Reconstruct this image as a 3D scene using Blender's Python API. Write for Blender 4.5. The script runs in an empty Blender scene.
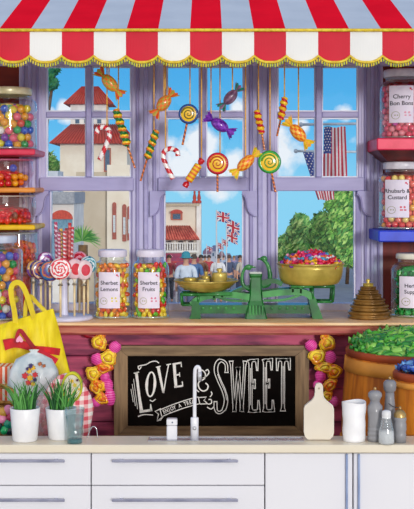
import bpy, math, random
from mathutils import Vector, Matrix, Euler
random.seed(7)
SC = bpy.context.scene; COL = SC.collection
PI = math.pi; TAU = 2*PI
sin, cos = math.sin, math.cos
F = 1200.0; CX = 207.0; H0 = 190.0; EYE = 1.7333
def X(px, d): return (px-CX)*d/F          # pixel column at a real distance d -> metres
def Z(py, d): return EYE+(H0-py)*d/F
def S(n, d): return n*d/F
def W(px, py, d): return Vector((X(px, d), d, Z(py, d)))

# ------------------------------------------------------------ materials
def lin(h):
    h = h.lstrip('#'); out = []
    for i in (0, 2, 4):
        c = int(h[i:i+2], 16)/255
        out.append(c/12.92 if c <= .04045 else ((c+.055)/1.055)**2.4)
    return (*out, 1)
MATS = {}
def _new(name):
    m = bpy.data.materials.new(name); m.use_nodes = True
    nt = m.node_tree; nt.nodes.clear()
    o = nt.nodes.new('ShaderNodeOutputMaterial')
    return m, nt, o
def mat(h, h2=None, rough=.5, metal=0, scale=18, stretch=(1,1,1), bump=0, coat=0, spec=.4, lo=.35, hi=.65, detail=4, trans=0):
    key = (h, h2, rough, metal, scale, stretch, bump, coat, spec, lo, hi, trans)
    if key in MATS: return MATS[key]
    m, nt, o = _new('surface_'+h.strip('#'))
    b = nt.nodes.new('ShaderNodeBsdfPrincipled'); nt.links.new(b.outputs[0], o.inputs[0])
    b.inputs['Roughness'].default_value = rough; b.inputs['Metallic'].default_value = metal
    b.inputs['Specular IOR Level'].default_value = spec
    b.inputs['Coat Weight'].default_value = coat; b.inputs['Coat Roughness'].default_value = .08
    b.inputs['Base Color'].default_value = lin(h)
    if h2 is None:
        h2 = h; c = lin(h); c2 = tuple(min(1, v*.86) for v in c[:3])+(1,)
    else: c = lin(h); c2 = lin(h2)
    tc = nt.nodes.new('ShaderNodeTexCoord'); mp = nt.nodes.new('ShaderNodeMapping')
    mp.inputs['Scale'].default_value = stretch
    nt.links.new(tc.outputs['Object'], mp.inputs[0])
    n = nt.nodes.new('ShaderNodeTexNoise'); n.inputs['Scale'].default_value = scale; n.inputs['Detail'].default_value = detail
    nt.links.new(mp.outputs[0], n.inputs['Vector'])
    r = nt.nodes.new('ShaderNodeValToRGB')
    r.color_ramp.elements[0].position = lo; r.color_ramp.elements[0].color = c
    r.color_ramp.elements[1].position = hi; r.color_ramp.elements[1].color = c2
    nt.links.new(n.outputs['Fac'], r.inputs[0]); nt.links.new(r.outputs[0], b.inputs['Base Color'])
    if bump:
        bp = nt.nodes.new('ShaderNodeBump'); bp.inputs['Strength'].default_value = bump; bp.inputs['Distance'].default_value = .01
        nt.links.new(n.outputs['Fac'], bp.inputs['Height']); nt.links.new(bp.outputs[0], b.inputs['Normal'])
    MATS[key] = m; return m
def glass(h='#ffffff', refl=.10, edge=.55, rough=.03, density=0.0, hb='#ffffff'):
    key = ('glass', h, refl, edge, rough, density, hb)
    if key in MATS: return MATS[key]
    m, nt, o = _new('clear_glass')
    t = nt.nodes.new('ShaderNodeBsdfTransparent'); t.inputs[0].default_value = lin(h)
    g = nt.nodes.new('ShaderNodeBsdfGlossy'); g.inputs['Roughness'].default_value = rough
    g.inputs[0].default_value = (1, 1, 1, 1)
    lw = nt.nodes.new('ShaderNodeLayerWeight'); lw.inputs[0].default_value = .3
    p = nt.nodes.new('ShaderNodeMath'); p.operation = 'POWER'; p.inputs[1].default_value = 1.6
    nt.links.new(lw.outputs['Facing'], p.inputs[0])
    mr = nt.nodes.new('ShaderNodeMath'); mr.operation = 'MULTIPLY_ADD'; mr.inputs[1].default_value = edge; mr.inputs[2].default_value = refl
    nt.links.new(p.outputs[0], mr.inputs[0])
    mx = nt.nodes.new('ShaderNodeMixShader'); nt.links.new(mr.outputs[0], mx.inputs[0])
    nt.links.new(t.outputs[0], mx.inputs[1]); nt.links.new(g.outputs[0], mx.inputs[2])
    last = mx
    if density:
        d = nt.nodes.new('ShaderNodeBsdfDiffuse'); d.inputs[0].default_value = lin(hb)
        m2 = nt.nodes.new('ShaderNodeMixShader'); m2.inputs[0].default_value = density
        nt.links.new(mx.outputs[0], m2.inputs[1]); nt.links.new(d.outputs[0], m2.inputs[2]); last = m2
    nt.links.new(last.outputs[0], o.inputs[0])
    MATS[key] = m; return m
def wood(h, h2, axis='x', scale=9, rough=.55, bump=.15, k=9):
    st = {'x': (1, k, k), 'y': (k, 1, k), 'z': (k, k, 1)}[axis]
    return mat(h, h2, rough=rough, scale=scale, stretch=st, bump=bump, lo=.38, hi=.64)
def vor(cols, scale=60, rough=.3):
    key = ('vor', tuple(cols), scale)
    if key in MATS: return MATS[key]
    m, nt, o = _new('mixed_sweets')
    b = nt.nodes.new('ShaderNodeBsdfPrincipled'); nt.links.new(b.outputs[0], o.inputs[0]); b.inputs['Roughness'].default_value = rough
    tc = nt.nodes.new('ShaderNodeTexCoord'); v = nt.nodes.new('ShaderNodeTexVoronoi'); v.inputs['Scale'].default_value = scale
    nt.links.new(tc.outputs['Object'], v.inputs['Vector'])
    sp = nt.nodes.new('ShaderNodeSeparateColor'); nt.links.new(v.outputs['Color'], sp.inputs[0])
    r = nt.nodes.new('ShaderNodeValToRGB'); r.color_ramp.interpolation = 'CONSTANT'
    els = r.color_ramp.elements
    for i, c in enumerate(cols):
        e = els[i] if i < 2 else els.new(i/len(cols))
        e.position = i/len(cols); e.color = lin(c)
    nt.links.new(sp.outputs[0], r.inputs[0]); nt.links.new(r.outputs[0], b.inputs['Base Color'])
    bp = nt.nodes.new('ShaderNodeBump'); bp.inputs['Strength'].default_value = .6; bp.inputs['Distance'].default_value = .008; bp.invert = True
    nt.links.new(v.outputs['Distance'], bp.inputs['Height']); nt.links.new(bp.outputs[0], b.inputs['Normal'])
    MATS[key] = m; return m

# ------------------------------------------------------------ mesh builder
class MB:
    def __init__(s): s.v = []; s.f = []; s.m = []; s.sm = []
    def add(s, vs, fs, mi=0, smooth=False):
        b = len(s.v); s.v += [Vector(q) for q in vs]
        for k, f in enumerate(fs):
            s.f.append([b+i for i in f]); s.m.append(mi[k] if isinstance(mi, list) else mi); s.sm.append(smooth)
        return s
    def box(s, x0, x1, y0, y1, z0, z1, mi=0, bev=0):
        if x0 > x1: x0, x1 = x1, x0
        if y0 > y1: y0, y1 = y1, y0
        if z0 > z1: z0, z1 = z1, z0
        if bev <= 0:
            vs = [(x, y, z) for z in (z0, z1) for y in (y0, y1) for x in (x0, x1)]
            fs = [(0,2,3,1), (4,5,7,6), (0,1,5,4), (2,6,7,3), (0,4,6,2), (1,3,7,5)]
            return s.add(vs, fs, mi)
        b = min(bev, (x1-x0)/2.2, (y1-y0)/2.2, (z1-z0)/2.2)
        P = []; 
        for z, i in ((z0, b), (z0+b, 0), (z1-b, 0), (z1, b)):
            xa, xb, ya, yb = x0+i, x1-i, y0+i, y1-i
            c = b if i == 0 else b*.0
            P.append([(xa+c, ya, z), (xb-c, ya, z), (xb, ya+c, z), (xb, yb-c, z), (xb-c, yb, z), (xa+c, yb, z), (xa, yb-c, z), (xa, ya+c, z)])
        vs = [q for r in P for q in r]; fs = [tuple(range(7, -1, -1)), tuple(range(24, 32))]
        for r in range(3):
            for k in range(8): fs.append((r*8+k, r*8+(k+1) % 8, r*8+8+(k+1) % 8, r*8+8+k))
        return s.add(vs, fs, mi)
    def lathe(s, prof, c, n=32, mi=0, sx=1, sy=1, smooth=True, a0=0, a1=TAU, rot=None, mf=None):
        full = abs(a1-a0-TAU) < 1e-6; nn = n if full else n+1
        vs = []
        for r, z in prof:
            for k in range(nn):
                a = a0+(a1-a0)*k/n
                p = Vector((r*cos(a)*sx, r*sin(a)*sy, z))
                if rot: p = rot @ p
                vs.append(p+Vector(c))
        fs = []; ms = []
        for i in range(len(prof)-1):
            for k in range(n):
                k2 = (k+1) % nn
                fs.append((i*nn+k, i*nn+k2, (i+1)*nn+k2, (i+1)*nn+k)); ms.append(mf(i, k) if mf else mi)
        return s.add(vs, fs, ms, smooth)
    def ball(s, c, r, sx=1, sy=1, sz=1, n=14, m=8, mi=0, rot=None, mf=None):
        pr = [(max(1e-5, sin(PI*i/m))*r, -cos(PI*i/m)*r*sz) for i in range(m+1)]
        return s.lathe(pr, c, n, mi, sx, sy, True, rot=rot, mf=mf)
    def tube(s, pts, rad, n=8, mi=0, sx=1, caps=True, closed=False, up=None, mf=None, smooth=True, rf=None):
        pts = [Vector(p) for p in pts]; N = len(pts); vs = []
        t0 = None; nrm = None
        for i, p in enumerate(pts):
            if closed: t = pts[(i+1) % N]-pts[i-1]
            else: t = pts[min(i+1, N-1)]-pts[max(i-1, 0)]
            t.normalize()
            if up is not None:
                a = Vector(up).cross(t)
                if a.length < 1e-4: a = t.orthogonal()
                a.normalize()
            elif nrm is None: a = t.orthogonal().normalized()
            else: a = (nrm-t*nrm.dot(t)).normalized()
            nrm = a; b = t.cross(a)
            r = rad[i] if isinstance(rad, (list, tuple)) else rad
            for k in range(n):
                an = TAU*k/n; q = rf(i, k) if rf else 1
                vs.append(p+a*cos(an)*r*sx*q+b*sin(an)*r*q)
        fs = []; ms = []
        for i in range(N if closed else N-1):
            j = (i+1) % N
            for k in range(n):
                fs.append((i*n+k, i*n+(k+1) % n, j*n+(k+1) % n, j*n+k)); ms.append(mf(i, k) if mf else mi)
        if caps and not closed:
            fs += [tuple(range(n-1, -1, -1)), tuple(range((N-1)*n, N*n))]; ms += [ms[0], ms[-1]]
        return s.add(vs, fs, ms, smooth)
    def prism(s, poly, y0, y1, mi=0, mside=None):     # poly in (x, z), extruded along y
        n = len(poly); ar = sum(poly[i][0]*poly[(i+1) % n][1]-poly[(i+1) % n][0]*poly[i][1] for i in range(n))
        if ar < 0: poly = poly[::-1]
        vs = [(x, y0, z) for x, z in poly]+[(x, y1, z) for x, z in poly]
        fs = [tuple(range(n)), tuple(range(2*n-1, n-1, -1))]; ms = [mi, mi]
        for k in range(n): fs.append((k, n+k, n+(k+1) % n, (k+1) % n)); ms.append(mi if mside is None else mside)
        return s.add(vs, fs, ms)
    def build(s, name, mats, parent=None, origin=None):
        if not isinstance(mats, (list, tuple)): mats = [mats]
        me = bpy.data.meshes.new(name)
        o = Vector(origin) if origin is not None else Vector((0, 0, 0))
        root = parent
        while root is not None and root.parent is not None: root = root.parent
        off = root.location.copy() if root is not None else o
        me.from_pydata([tuple(v-off) for v in s.v], [], s.f)
        for q in mats: me.materials.append(q)
        me.polygons.foreach_set('material_index', s.m); me.polygons.foreach_set('use_smooth', s.sm)
        me.validate(); me.update()
        ob = bpy.data.objects.new(name, me); COL.objects.link(ob)
        if parent is not None: ob.parent = parent
        else: ob.location = o
        return ob
def tag(o, label=None, cat=None, group=None, kind=None):
    if label: o['label'] = label
    if cat: o['category'] = cat
    if group: o['group'] = group
    if kind: o['kind'] = kind
    return o
def thing(name, label, cat, loc, group=None):
    o = bpy.data.objects.new(name, None); COL.objects.link(o); o.location = loc; o.empty_display_size = .05
    return tag(o, label, cat, group)
def struct(o): o['kind'] = 'structure'; return o
def dup(src, loc, rot=None, scale=None, label=None, group=None, cat=None):
    def rec(o, par):
        c = o.copy(); COL.objects.link(c)
        if par is not None: c.parent = par
        for ch in o.children: rec(ch, c)
        return c
    r = rec(src, None); r.location = loc
    if rot is not None: r.rotation_euler = rot
    if scale is not None: r.scale = (scale,)*3 if isinstance(scale, (int, float)) else scale
    return tag(r, label, cat, group)
def arc(c, r, a0, a1, n=12, ry=None, y=None):
    ry = ry or r
    return [(c[0]+r*cos(math.radians(a0+(a1-a0)*i/n)), c[1]+ry*sin(math.radians(a0+(a1-a0)*i/n))) for i in range(n+1)]
def smooth_path(pts, k=6):
    pts = [Vector(p) for p in pts]; out = []
    for i in range(len(pts)-1):
        p0 = pts[max(i-1, 0)]; p1 = pts[i]; p2 = pts[i+1]; p3 = pts[min(i+2, len(pts)-1)]
        for j in range(k):
            t = j/k
            out.append(.5*((2*p1)+(p2-p0)*t+(2*p0-5*p1+4*p2-p3)*t*t+(3*p1-p0-3*p2+p3)*t**3))
    out.append(pts[-1]); return out
def text_geo(txt, size, align='CENTER', offset=0.0, space=1):
    cu = bpy.data.curves.new('t', 'FONT'); cu.body = txt; cu.size = size; cu.align_x = align; cu.align_y = 'CENTER'
    cu.offset = offset; cu.resolution_u = 3; cu.space_character = space
    ob = bpy.data.objects.new('t', cu); COL.objects.link(ob)
    dg = bpy.context.evaluated_depsgraph_get(); me = bpy.data.meshes.new_from_object(ob.evaluated_get(dg))
    vs = [v.co.copy() for v in me.vertices]; fs = [tuple(p.vertices) for p in me.polygons]
    bpy.data.objects.remove(ob); bpy.data.meshes.remove(me); bpy.data.curves.remove(cu)
    return vs, fs
def skin_mesh(name, verts, edges, radii, sub=1, root=0):
    me = bpy.data.meshes.new(name); me.from_pydata([tuple(v) for v in verts], edges, [])
    ob = bpy.data.objects.new(name, me); COL.objects.link(ob)
    m = ob.modifiers.new('s', 'SKIN')
    for i, r in enumerate(radii):
        r = r if isinstance(r, tuple) else (r, r)
        me.skin_vertices[0].data[i].radius = r
        me.skin_vertices[0].data[i].use_root = (i == root)
    m.use_smooth_shade = True
    s = ob.modifiers.new('u', 'SUBSURF'); s.levels = sub; s.render_levels = sub
    dg = bpy.context.evaluated_depsgraph_get(); out = bpy.data.meshes.new_from_object(ob.evaluated_get(dg))
    bpy.data.objects.remove(ob); bpy.data.meshes.remove(me)
    out.polygons.foreach_set('use_smooth', [True]*len(out.polygons))
    return out

# ------------------------------------------------------------ camera, sky, light
cam = bpy.data.cameras.new('camera'); co = bpy.data.objects.new('camera', cam); COL.objects.link(co)
co.location = (0, 0, EYE); co.rotation_euler = (PI/2, 0, 0)
cam.sensor_fit = 'AUTO'; cam.sensor_width = 36; cam.lens = F/509*36; cam.shift_y = (H0-254.5)/509; cam.clip_end = 3000
SC.camera = co
SC.view_settings.view_transform = 'Standard'; SC.view_settings.look = 'None'; SC.view_settings.gamma = 1
SC.view_settings.use_curve_mapping = False; SC.view_settings.exposure = 0.0
w = bpy.data.worlds.new('sky'); SC.world = w; w.use_nodes = True; nt = w.node_tree; nt.nodes.clear()
N = nt.nodes.new; L = nt.links.new
out = N('ShaderNodeOutputWorld'); bg = N('ShaderNodeBackground'); L(bg.outputs[0], out.inputs[0])
tc = N('ShaderNodeTexCoord'); sep = N('ShaderNodeSeparateXYZ'); L(tc.outputs['Generated'], sep.inputs[0])
gr = N('ShaderNodeValToRGB'); L(sep.outputs['Z'], gr.inputs[0])
e = gr.color_ramp.elements; e[0].position = -.0; e[0].color = lin('#8ad4f4'); e[1].position = .5; e[1].color = lin('#3a86d8')
q = e.new(.05); q.color = lin('#5cbcf0'); q = e.new(.13); q.color = lin('#45a6ea')
nz = N('ShaderNodeTexNoise'); nz.inputs['Scale'].default_value = 34; nz.inputs['Detail'].default_value = 7; nz.inputs['Roughness'].default_value = .55
L(tc.outputs['Generated'], nz.inputs['Vector'])
acc = None
for px, py, r in ((182, 170, 34), (205, 150, 30), (232, 165, 26), (160, 158, 26), (285, 150, 34), (300, 128, 16), (240, 112, 14), (345, 112, 17), (325, 116, 12), (66, 112, 14), (47, 114, 12), (215, 178, 30)):
    d = Vector(((px-CX)/F, 1, (H0-py)/F)).normalized()
    vd = N('ShaderNodeVectorMath'); vd.operation = 'DISTANCE'; vd.inputs[1].default_value = d; L(tc.outputs['Generated'], vd.inputs[0])
    mr = N('ShaderNodeMapRange'); mr.inputs[1].default_value = 0; mr.inputs[2].default_value = r/F; mr.inputs[3].default_value = .55; mr.inputs[4].default_value = 0
    L(vd.outputs['Value'], mr.inputs[0])
    if acc is None: acc = mr
    else:
        a = N('ShaderNodeMath'); a.operation = 'MAXIMUM'; L(acc.outputs[0], a.inputs[0]); L(mr.outputs[0], a.inputs[1]); acc = a
a = N('ShaderNodeMath'); a.operation = 'ADD'; L(acc.outputs[0], a.inputs[0]); L(nz.outputs['Fac'], a.inputs[1])
cr = N('ShaderNodeMapRange'); cr.inputs[1].default_value = .62; cr.inputs[2].default_value = .84; L(a.outputs[0], cr.inputs[0])
mc = N('ShaderNodeMix'); mc.data_type = 'RGBA'; L(cr.outputs[0], mc.inputs['Factor']); L(gr.outputs[0], mc.inputs['A']); mc.inputs['B'].default_value = lin('#eef4fa')
# pale neutral fill added over the unseen half of the sky behind the viewer
back = N('ShaderNodeMapRange'); back.inputs[1].default_value = .35; back.inputs[2].default_value = -.1; L(sep.outputs['Y'], back.inputs[0])
m2 = N('ShaderNodeMix'); m2.data_type = 'RGBA'; L(back.outputs[0], m2.inputs['Factor']); L(mc.outputs['Result'], m2.inputs['A']); m2.inputs['B'].default_value = (.72, .715, .73, 1)
L(m2.outputs['Result'], bg.inputs['Color']); bg.inputs['Strength'].default_value = 1.0
sun = bpy.data.lights.new('sun', 'SUN'); sun.energy = 1.5; sun.angle = math.radians(8); sun.color = (1, .98, .95)
so = bpy.data.objects.new('sun', sun); COL.objects.link(so); so.rotation_euler = Vector((-.3, 1, -.1)).to_track_quat('-Z', 'Y').to_euler(); so.location = (-3, -4, 5)
la = bpy.data.lights.new('front_fill', 'AREA'); la.shape = 'RECTANGLE'; la.size = 2.2; la.size_y = 1.2; la.energy = 17; la.specular_factor = .25; la.color = (1, .99, .97)  # added soft fill lamp above and behind the viewer, no real fitting
lo_ = bpy.data.objects.new('front_fill', la); COL.objects.link(lo_); lo_.location = (.3, -.6, 3.3); lo_.rotation_euler = Vector((-.05, 1, -.3)).to_track_quat('-Z', 'Y').to_euler()

# ------------------------------------------------------------ shared looks
LAV = mat('#cecae8', '#bcb7de', rough=.5, scale=6, stretch=(6, 6, 1), lo=.3, hi=.75)
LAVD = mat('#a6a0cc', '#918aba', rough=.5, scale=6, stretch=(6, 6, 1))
LAVH = mat('#b4b0da', '#a39ecc', rough=.5, scale=6, stretch=(1, 6, 6), lo=.3, hi=.75)
WHITE = mat('#f0f0f0', '#eaeaee', rough=.35)
PAPER = mat('#ebe4f2', '#e2daec', rough=.7, scale=30)
INK = mat('#23202c', '#2c2836', rough=.8)
TWINE = mat('#fccc60', '#e8a038', rough=.7, scale=120)
GOLD = mat('#e8cf3c', '#c8a41e', rough=.4, scale=60)
RED = '#dc1434'
BRASS = mat('#dcc468', '#9c8430', rough=.3, metal=.3, scale=14, bump=.05)
JAR = glass('#f8fcfc', .05, .95)
STRUNG = 'sweets hanging on strings in the window'
SILLZ = EYE-.532
# ============================================================ SETTING
WD = 5.3                                    # distance of the window wall
def bx(name, px0, px1, py0, py1, d0, d1, m, parent=None, bev=.004):
    return MB().box(X(px0, d0), X(px1, d0), d0, d1, Z(py1, d0), Z(py0, d0), 0, bev).build(name, m, parent)
struct(MB().box(-3, 3, -1.5, 5.2, -.05, 0).build('floor', mat('#b7a998', '#a39582', scale=4)))
# window wall : lavender timber posts, lintel
def post(name, px0, px1, y0=30, y1=313):
    b = MB(); x0, x1 = X(px0, WD), X(px1, WD); z0, z1 = SILLZ-.02, Z(y0, WD)
    b.box(x0, x1, WD, WD+.07, z0, z1, 0, .004)
    o = struct(b.build(name, LAV))
    wdt = x1-x0
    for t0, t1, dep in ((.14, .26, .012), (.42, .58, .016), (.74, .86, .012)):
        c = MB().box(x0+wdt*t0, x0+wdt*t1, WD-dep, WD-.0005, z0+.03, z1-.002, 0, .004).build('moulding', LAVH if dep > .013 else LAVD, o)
    return o
post('trim_1', 132, 160); post('trim_2', 245, 275); post('trim_3', 361, 383)
o = post('trim_4', 19, 42)
struct(MB().box(X(-60, WD), X(470, WD), WD-.01, WD+.09, Z(66, WD)-.0, Z(-10, WD), 0).build('wall_back', LAV))
# the three sash windows
WHT = mat('#d9d6ee', '#c9c4e2', rough=.4)
PANE = glass('#fdfeff', .015, .06, .02)
def sash(n, x0, x1, mx0, mx1, lowx0, lowx1, ul, ur):
    o = MB()
    D0, D1 = WD+.005, WD+.055
    def r(b, a, c, t, u, d0=D0, d1=D1, bev=.004): b.box(X(a, WD), X(c, WD), d0, d1, Z(u, WD), Z(t, WD), 0, bev)
    r(o, x0, ul, 60, 191); r(o, ur, x1, 60, 191); r(o, ul, ur, 60, 66)
    fr = struct(o.build('window_%d' % n, LAV))
    b = MB(); r(b, x0, x1, 177.5, 191, WD-.02, WD+.0045); b.build('meeting_rail', LAVH, fr)
    b = MB(); r(b, mx0, mx1, 66, 177.3, D0-.012, D1); b.build('muntin', LAVH, fr)
    b = MB(); r(b, ul, mx0-.05, 111.5, 117.5, D0-.004, D1); r(b, mx1+.05, ur, 111.5, 117.5, D0-.004, D1); b.build('muntin', LAVH, fr)
    # white bead round every pane
    b = MB()
    for a, c in ((ul, mx0), (mx1, ur)):
        for t, u in ((66, 111.5), (117.5, 177.5)):
            g = 1.4
            r(b, a, a+g, t, u, D0+.01, D0+.03, 0); r(b, c-g, c, t, u, D0+.01, D0+.03, 0)
            r(b, a+g, c-g, u-g, u, D0+.01, D0+.03, 0); r(b, a+g, c-g, t, t+g, D0+.01, D0+.03, 0)
    b.build('glazing_bead', mat('#eef0fa', '#dfe2f2', rough=.4), fr)
    for a, c in ((ul, mx0), (mx1, ur)):
        for t, u in ((66, 111.5), (117.5, 177.5)):
            b = MB(); b.box(X(a+1.4, WD), X(c-1.4, WD), D0+.019, D0+.022, Z(u-1.4, WD), Z(t+1.4, WD)); b.build('pane', PANE, fr)
    # lower light
    b = MB(); r(b, lowx0, lowx0+1.4, 191, 307, D0, D0+.03, 0); r(b, lowx1-1.4, lowx1, 191, 307, D0, D0+.03, 0); r(b, lowx0+1.4, lowx1-1.4, 303.5, 312, D0, D0+.04, 0)
    b.build('lower_frame', mat('#e4e2f4', '#d2cfe8', rough=.4), fr)
    b = MB(); b.box(X(lowx0+1.4, WD), X(lowx1-1.4, WD), D0+.012, D0+.015, Z(303.5, WD), Z(191, WD)); b.build('pane', PANE, fr)
    b = MB()
    if x0 < lowx0: r(b, x0, lowx0, 191, 313)
    if x1 > lowx1: r(b, lowx1, x1, 191, 313)
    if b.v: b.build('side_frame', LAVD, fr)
    return fr
def corbel(parent, px, sgn):                # scrolled bracket under the meeting rail
    d = WD-.022; pts = [(0, 191), (15, 191), (15, 194), (12, 197), (10.5, 202), (9.5, 208), (7, 213), (3, 216), (0, 216.5)]
    b = MB().prism([(X(px+sgn*a, WD), Z(q, WD)) for a, q in pts], d, WD+.004)
    b.build('bracket', LAVH, parent)
    e = [W(px+sgn*a, q, d-.001) for a, q in pts[2:8]]
    MB().tube(smooth_path(e), .004, 6).build('bracket_edge', LAVD, parent)
w1 = sash(1, 40, 134, 86, 91.5, 50, 130.5, 46, 131)
w2 = sash(2, 158, 248, 200, 206, 164, 243.5, 166.5, 244)
w3 = sash(3, 272, 364, 316, 322, 276.5, 355.5, 277.5, 358.5)
corbel(w1, 34, 1); corbel(w2, 150, 1); corbel(w2, 257, -1); corbel(w3, 372, -1)
# window sill board
SILL = wood('#ffdcae', '#ecb880', 'x', 7, k=12)
o = struct(MB().box(-1.6, 1.6, 4.8, WD+.06, SILLZ-.012, SILLZ, 0, .004).build('trim_5', SILL))
struct(MB().box(-1.6, 1.6, 4.812, 4.895, SILLZ-.05, SILLZ-.0125, 0, .008).build('trim_6', wood('#b0504c', '#c87c62', 'x', 7)))
# plum coloured planks below the sill
PL = wood('#cc5478', '#702448', 'x', 4, bump=.35, k=6)
b = MB(); z = 0.0
hs = [.14]*9
zt = SILLZ-.0125
k = 0
while zt > 0.01:
    h = min(.135, zt); b.box(-1.6, 1.6, 4.9+(.003 if k % 2 else 0), 4.95, zt-h+.003, zt, 0, .004); zt -= h; k += 1
struct(b.build('wall_lower', PL))
# side shelving bays
DR = wood('#7e1b12', '#5a1410', 'z', 4, k=6)
struct(MB().box(X(-80, 5.32), X(21, 5.32), 5.32, 5.36, SILLZ, Z(-10, 5.32)).build('wall_left', wood('#8a2c14', '#64190c', 'x', 3, k=8)))
struct(MB().box(X(383, 5.32), X(490, 5.32), 5.32, 5.36, SILLZ, Z(-10, 5.32)).build('wall_right', DR))
def shelf(px0, px1, py0, py1, d0, m, label, name='shelf', under=None):
    r = thing(name, label, 'shelf', ((X(px0, d0)+X(px1, d0))/2, 5.15, Z(py1, d0)))
    MB().box(X(px0, d0), X(px1, d0), d0, 5.317, Z(py1, d0), Z(py0, d0), 0, .005).build('board', m, r)
    if under:
        x0 = X(px0, d0); h = .045
        b = MB(); zz = Z(py1, d0)
        b.add([(x0+.004, d0+.004, zz-.0005), (x0+.06, d0+.10, zz-h), (x0+.06, 5.31, zz-h), (x0+.004, 5.31, zz-.0005),
               (X(px1, d0), d0+.004, zz-.0005), (X(px1, d0), d0+.10, zz-h), (X(px1, d0), 5.31, zz-h), (X(px1, d0), 5.31, zz-.0005)],
              [(0,1,5,4), (1,2,6,5), (0,3,2,1), (4,5,6,7), (0,4,7,3), (2,3,7,6)])
        b.build('moulding', under, r)
    return r
SD = 5.0
shelf(-60, 35, 149, 155, SD, mat('#e8405c', '#d22a4c', rough=.4), 'red shelf board at upper left under the tall gumball jar')
shelf(-60, 35, 187.5, 192.5, SD, mat('#f0a04c', '#e08a34', rough=.4), 'orange shelf board at left between two glass bowls')
shelf(-60, 35, 225, 230, SD, mat('#f4cc1e', '#e4b410', rough=.4), 'yellow shelf board at left, lowest of the three')
shelf(377, 480, 138, 150, SD, mat('#f03a62', '#e0244e', rough=.4), 'pink-red shelf board at right under the cherry jar', under=mat('#6e1a14', '#4a1010'))
shelf(378.5, 480, 230.5, 242, SD, mat('#2444d8', '#1a34c0', rough=.4), 'blue shelf board at right under the rhubarb jar')

# ------------------------------------------------------------ striped awning
AF, AB = 4.6, 5.19
PITCH = S(32, AF); XS = X(-2, AF)-PITCH*6
aw = thing('awning', 'red and white striped awning with scalloped fringed edge over the window', 'awning', (0, 4.9, Z(30, AF)-.13))
NP = 26
zf = Z(30.5, AF); zb = EYE+(H0-0)*AB/F; sl = (zb-zf)/(AB-AF); YB = 5.285; ZB = zf+sl*(YB-AF)
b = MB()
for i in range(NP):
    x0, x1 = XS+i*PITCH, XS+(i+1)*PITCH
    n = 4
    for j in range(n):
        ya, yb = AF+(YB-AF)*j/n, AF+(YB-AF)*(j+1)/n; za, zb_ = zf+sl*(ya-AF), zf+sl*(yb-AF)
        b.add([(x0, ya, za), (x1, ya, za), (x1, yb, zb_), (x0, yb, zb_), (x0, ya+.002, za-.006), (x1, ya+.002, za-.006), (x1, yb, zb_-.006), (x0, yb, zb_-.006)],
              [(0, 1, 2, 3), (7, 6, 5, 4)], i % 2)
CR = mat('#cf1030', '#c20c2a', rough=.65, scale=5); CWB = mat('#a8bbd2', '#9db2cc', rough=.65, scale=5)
b.build('canopy', [mat('#f0142c', '#e41028', rough=.95, scale=5, spec=.02), mat('#c0cbd8', '#b6c2d0', rough=.95, scale=5, spec=.02)], aw)  # white canopy stripes tinted grey-blue, their shade put into the colour
b = MB(); ft = MB(); fringe = MB(); rope = []
zv = Z(56.5, AF); drop = S(6.2, AF)
for i in range(NP):
    x0 = XS+i*PITCH; nn = 12
    def zb2(t): return zv-drop*(max(0, 1-abs(2*t-1)**2.6))
    for j in range(nn):
        t0, t1 = j/nn, (j+1)/nn; xa, xb = x0+PITCH*t0, x0+PITCH*t1
        bulge = lambda t: AF-.006-.006*sin(PI*t)
        b.add([(xa, bulge(t0), zb2(t0)), (xb, bulge(t1), zb2(t1)), (xb, AF-.006, zf), (xa, AF-.006, zf),
               (xa, bulge(t0)+.004, zb2(t0)), (xb, bulge(t1)+.004, zb2(t1)), (xb, AF-.002, zf), (xa, AF-.002, zf)],
              [(0, 1, 2, 3), (7, 6, 5, 4), (0, 4, 5, 1)], i % 2)
        rope.append((xa, AF-.014, zb2(t0)))
    for j in range(13):
        t = (j+.5)/13; xx = x0+PITCH*t; zz = zb2(t)
        ll = S(4.6+random.uniform(-.5, .5), AF)
        fringe.tube([(xx, AF-.012, zz), (xx+random.uniform(-.001, .001), AF-.012, zz-ll)], [.0022, .0034], 5, random.randrange(2))
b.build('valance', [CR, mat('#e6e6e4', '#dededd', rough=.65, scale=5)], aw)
MB().tube(rope, .0055, 6, up=(0, 1, 0)).build('scallop_braid', GOLD, aw)
MB().tube([(XS, AF-.012, zf), (XS+NP*PITCH, AF-.012, zf)], .0062, 8).build('piping', GOLD, aw)
fringe.build('fringe', [mat('#f6e450', '#e0cc34', rough=.6), mat('#cfdc50', '#b4c23c', rough=.6)], aw)['kind'] = 'stuff'
# hanging rail that carries the strings
rl = MB().tube([(X(30, 4.9), 4.9, Z(44, 4.9)), (X(384, 4.9), 4.9, Z(44, 4.9))], .006, 8)
rl.tube([(X(30, 4.9), 4.95, Z(44, 4.9)), (X(384, 4.9), 4.95, Z(44, 4.9))], .006, 8)
for q in (60, 207, 350): rl.tube([(X(q, 4.9), 4.9, Z(44, 4.9)), (X(q, 4.9), 5.288, Z(44, 4.9))], .004, 6)
tag(rl.build('hanging_rail', BRASS), 'thin double brass rail behind the awning that the sweets hang from', 'rail')

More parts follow.
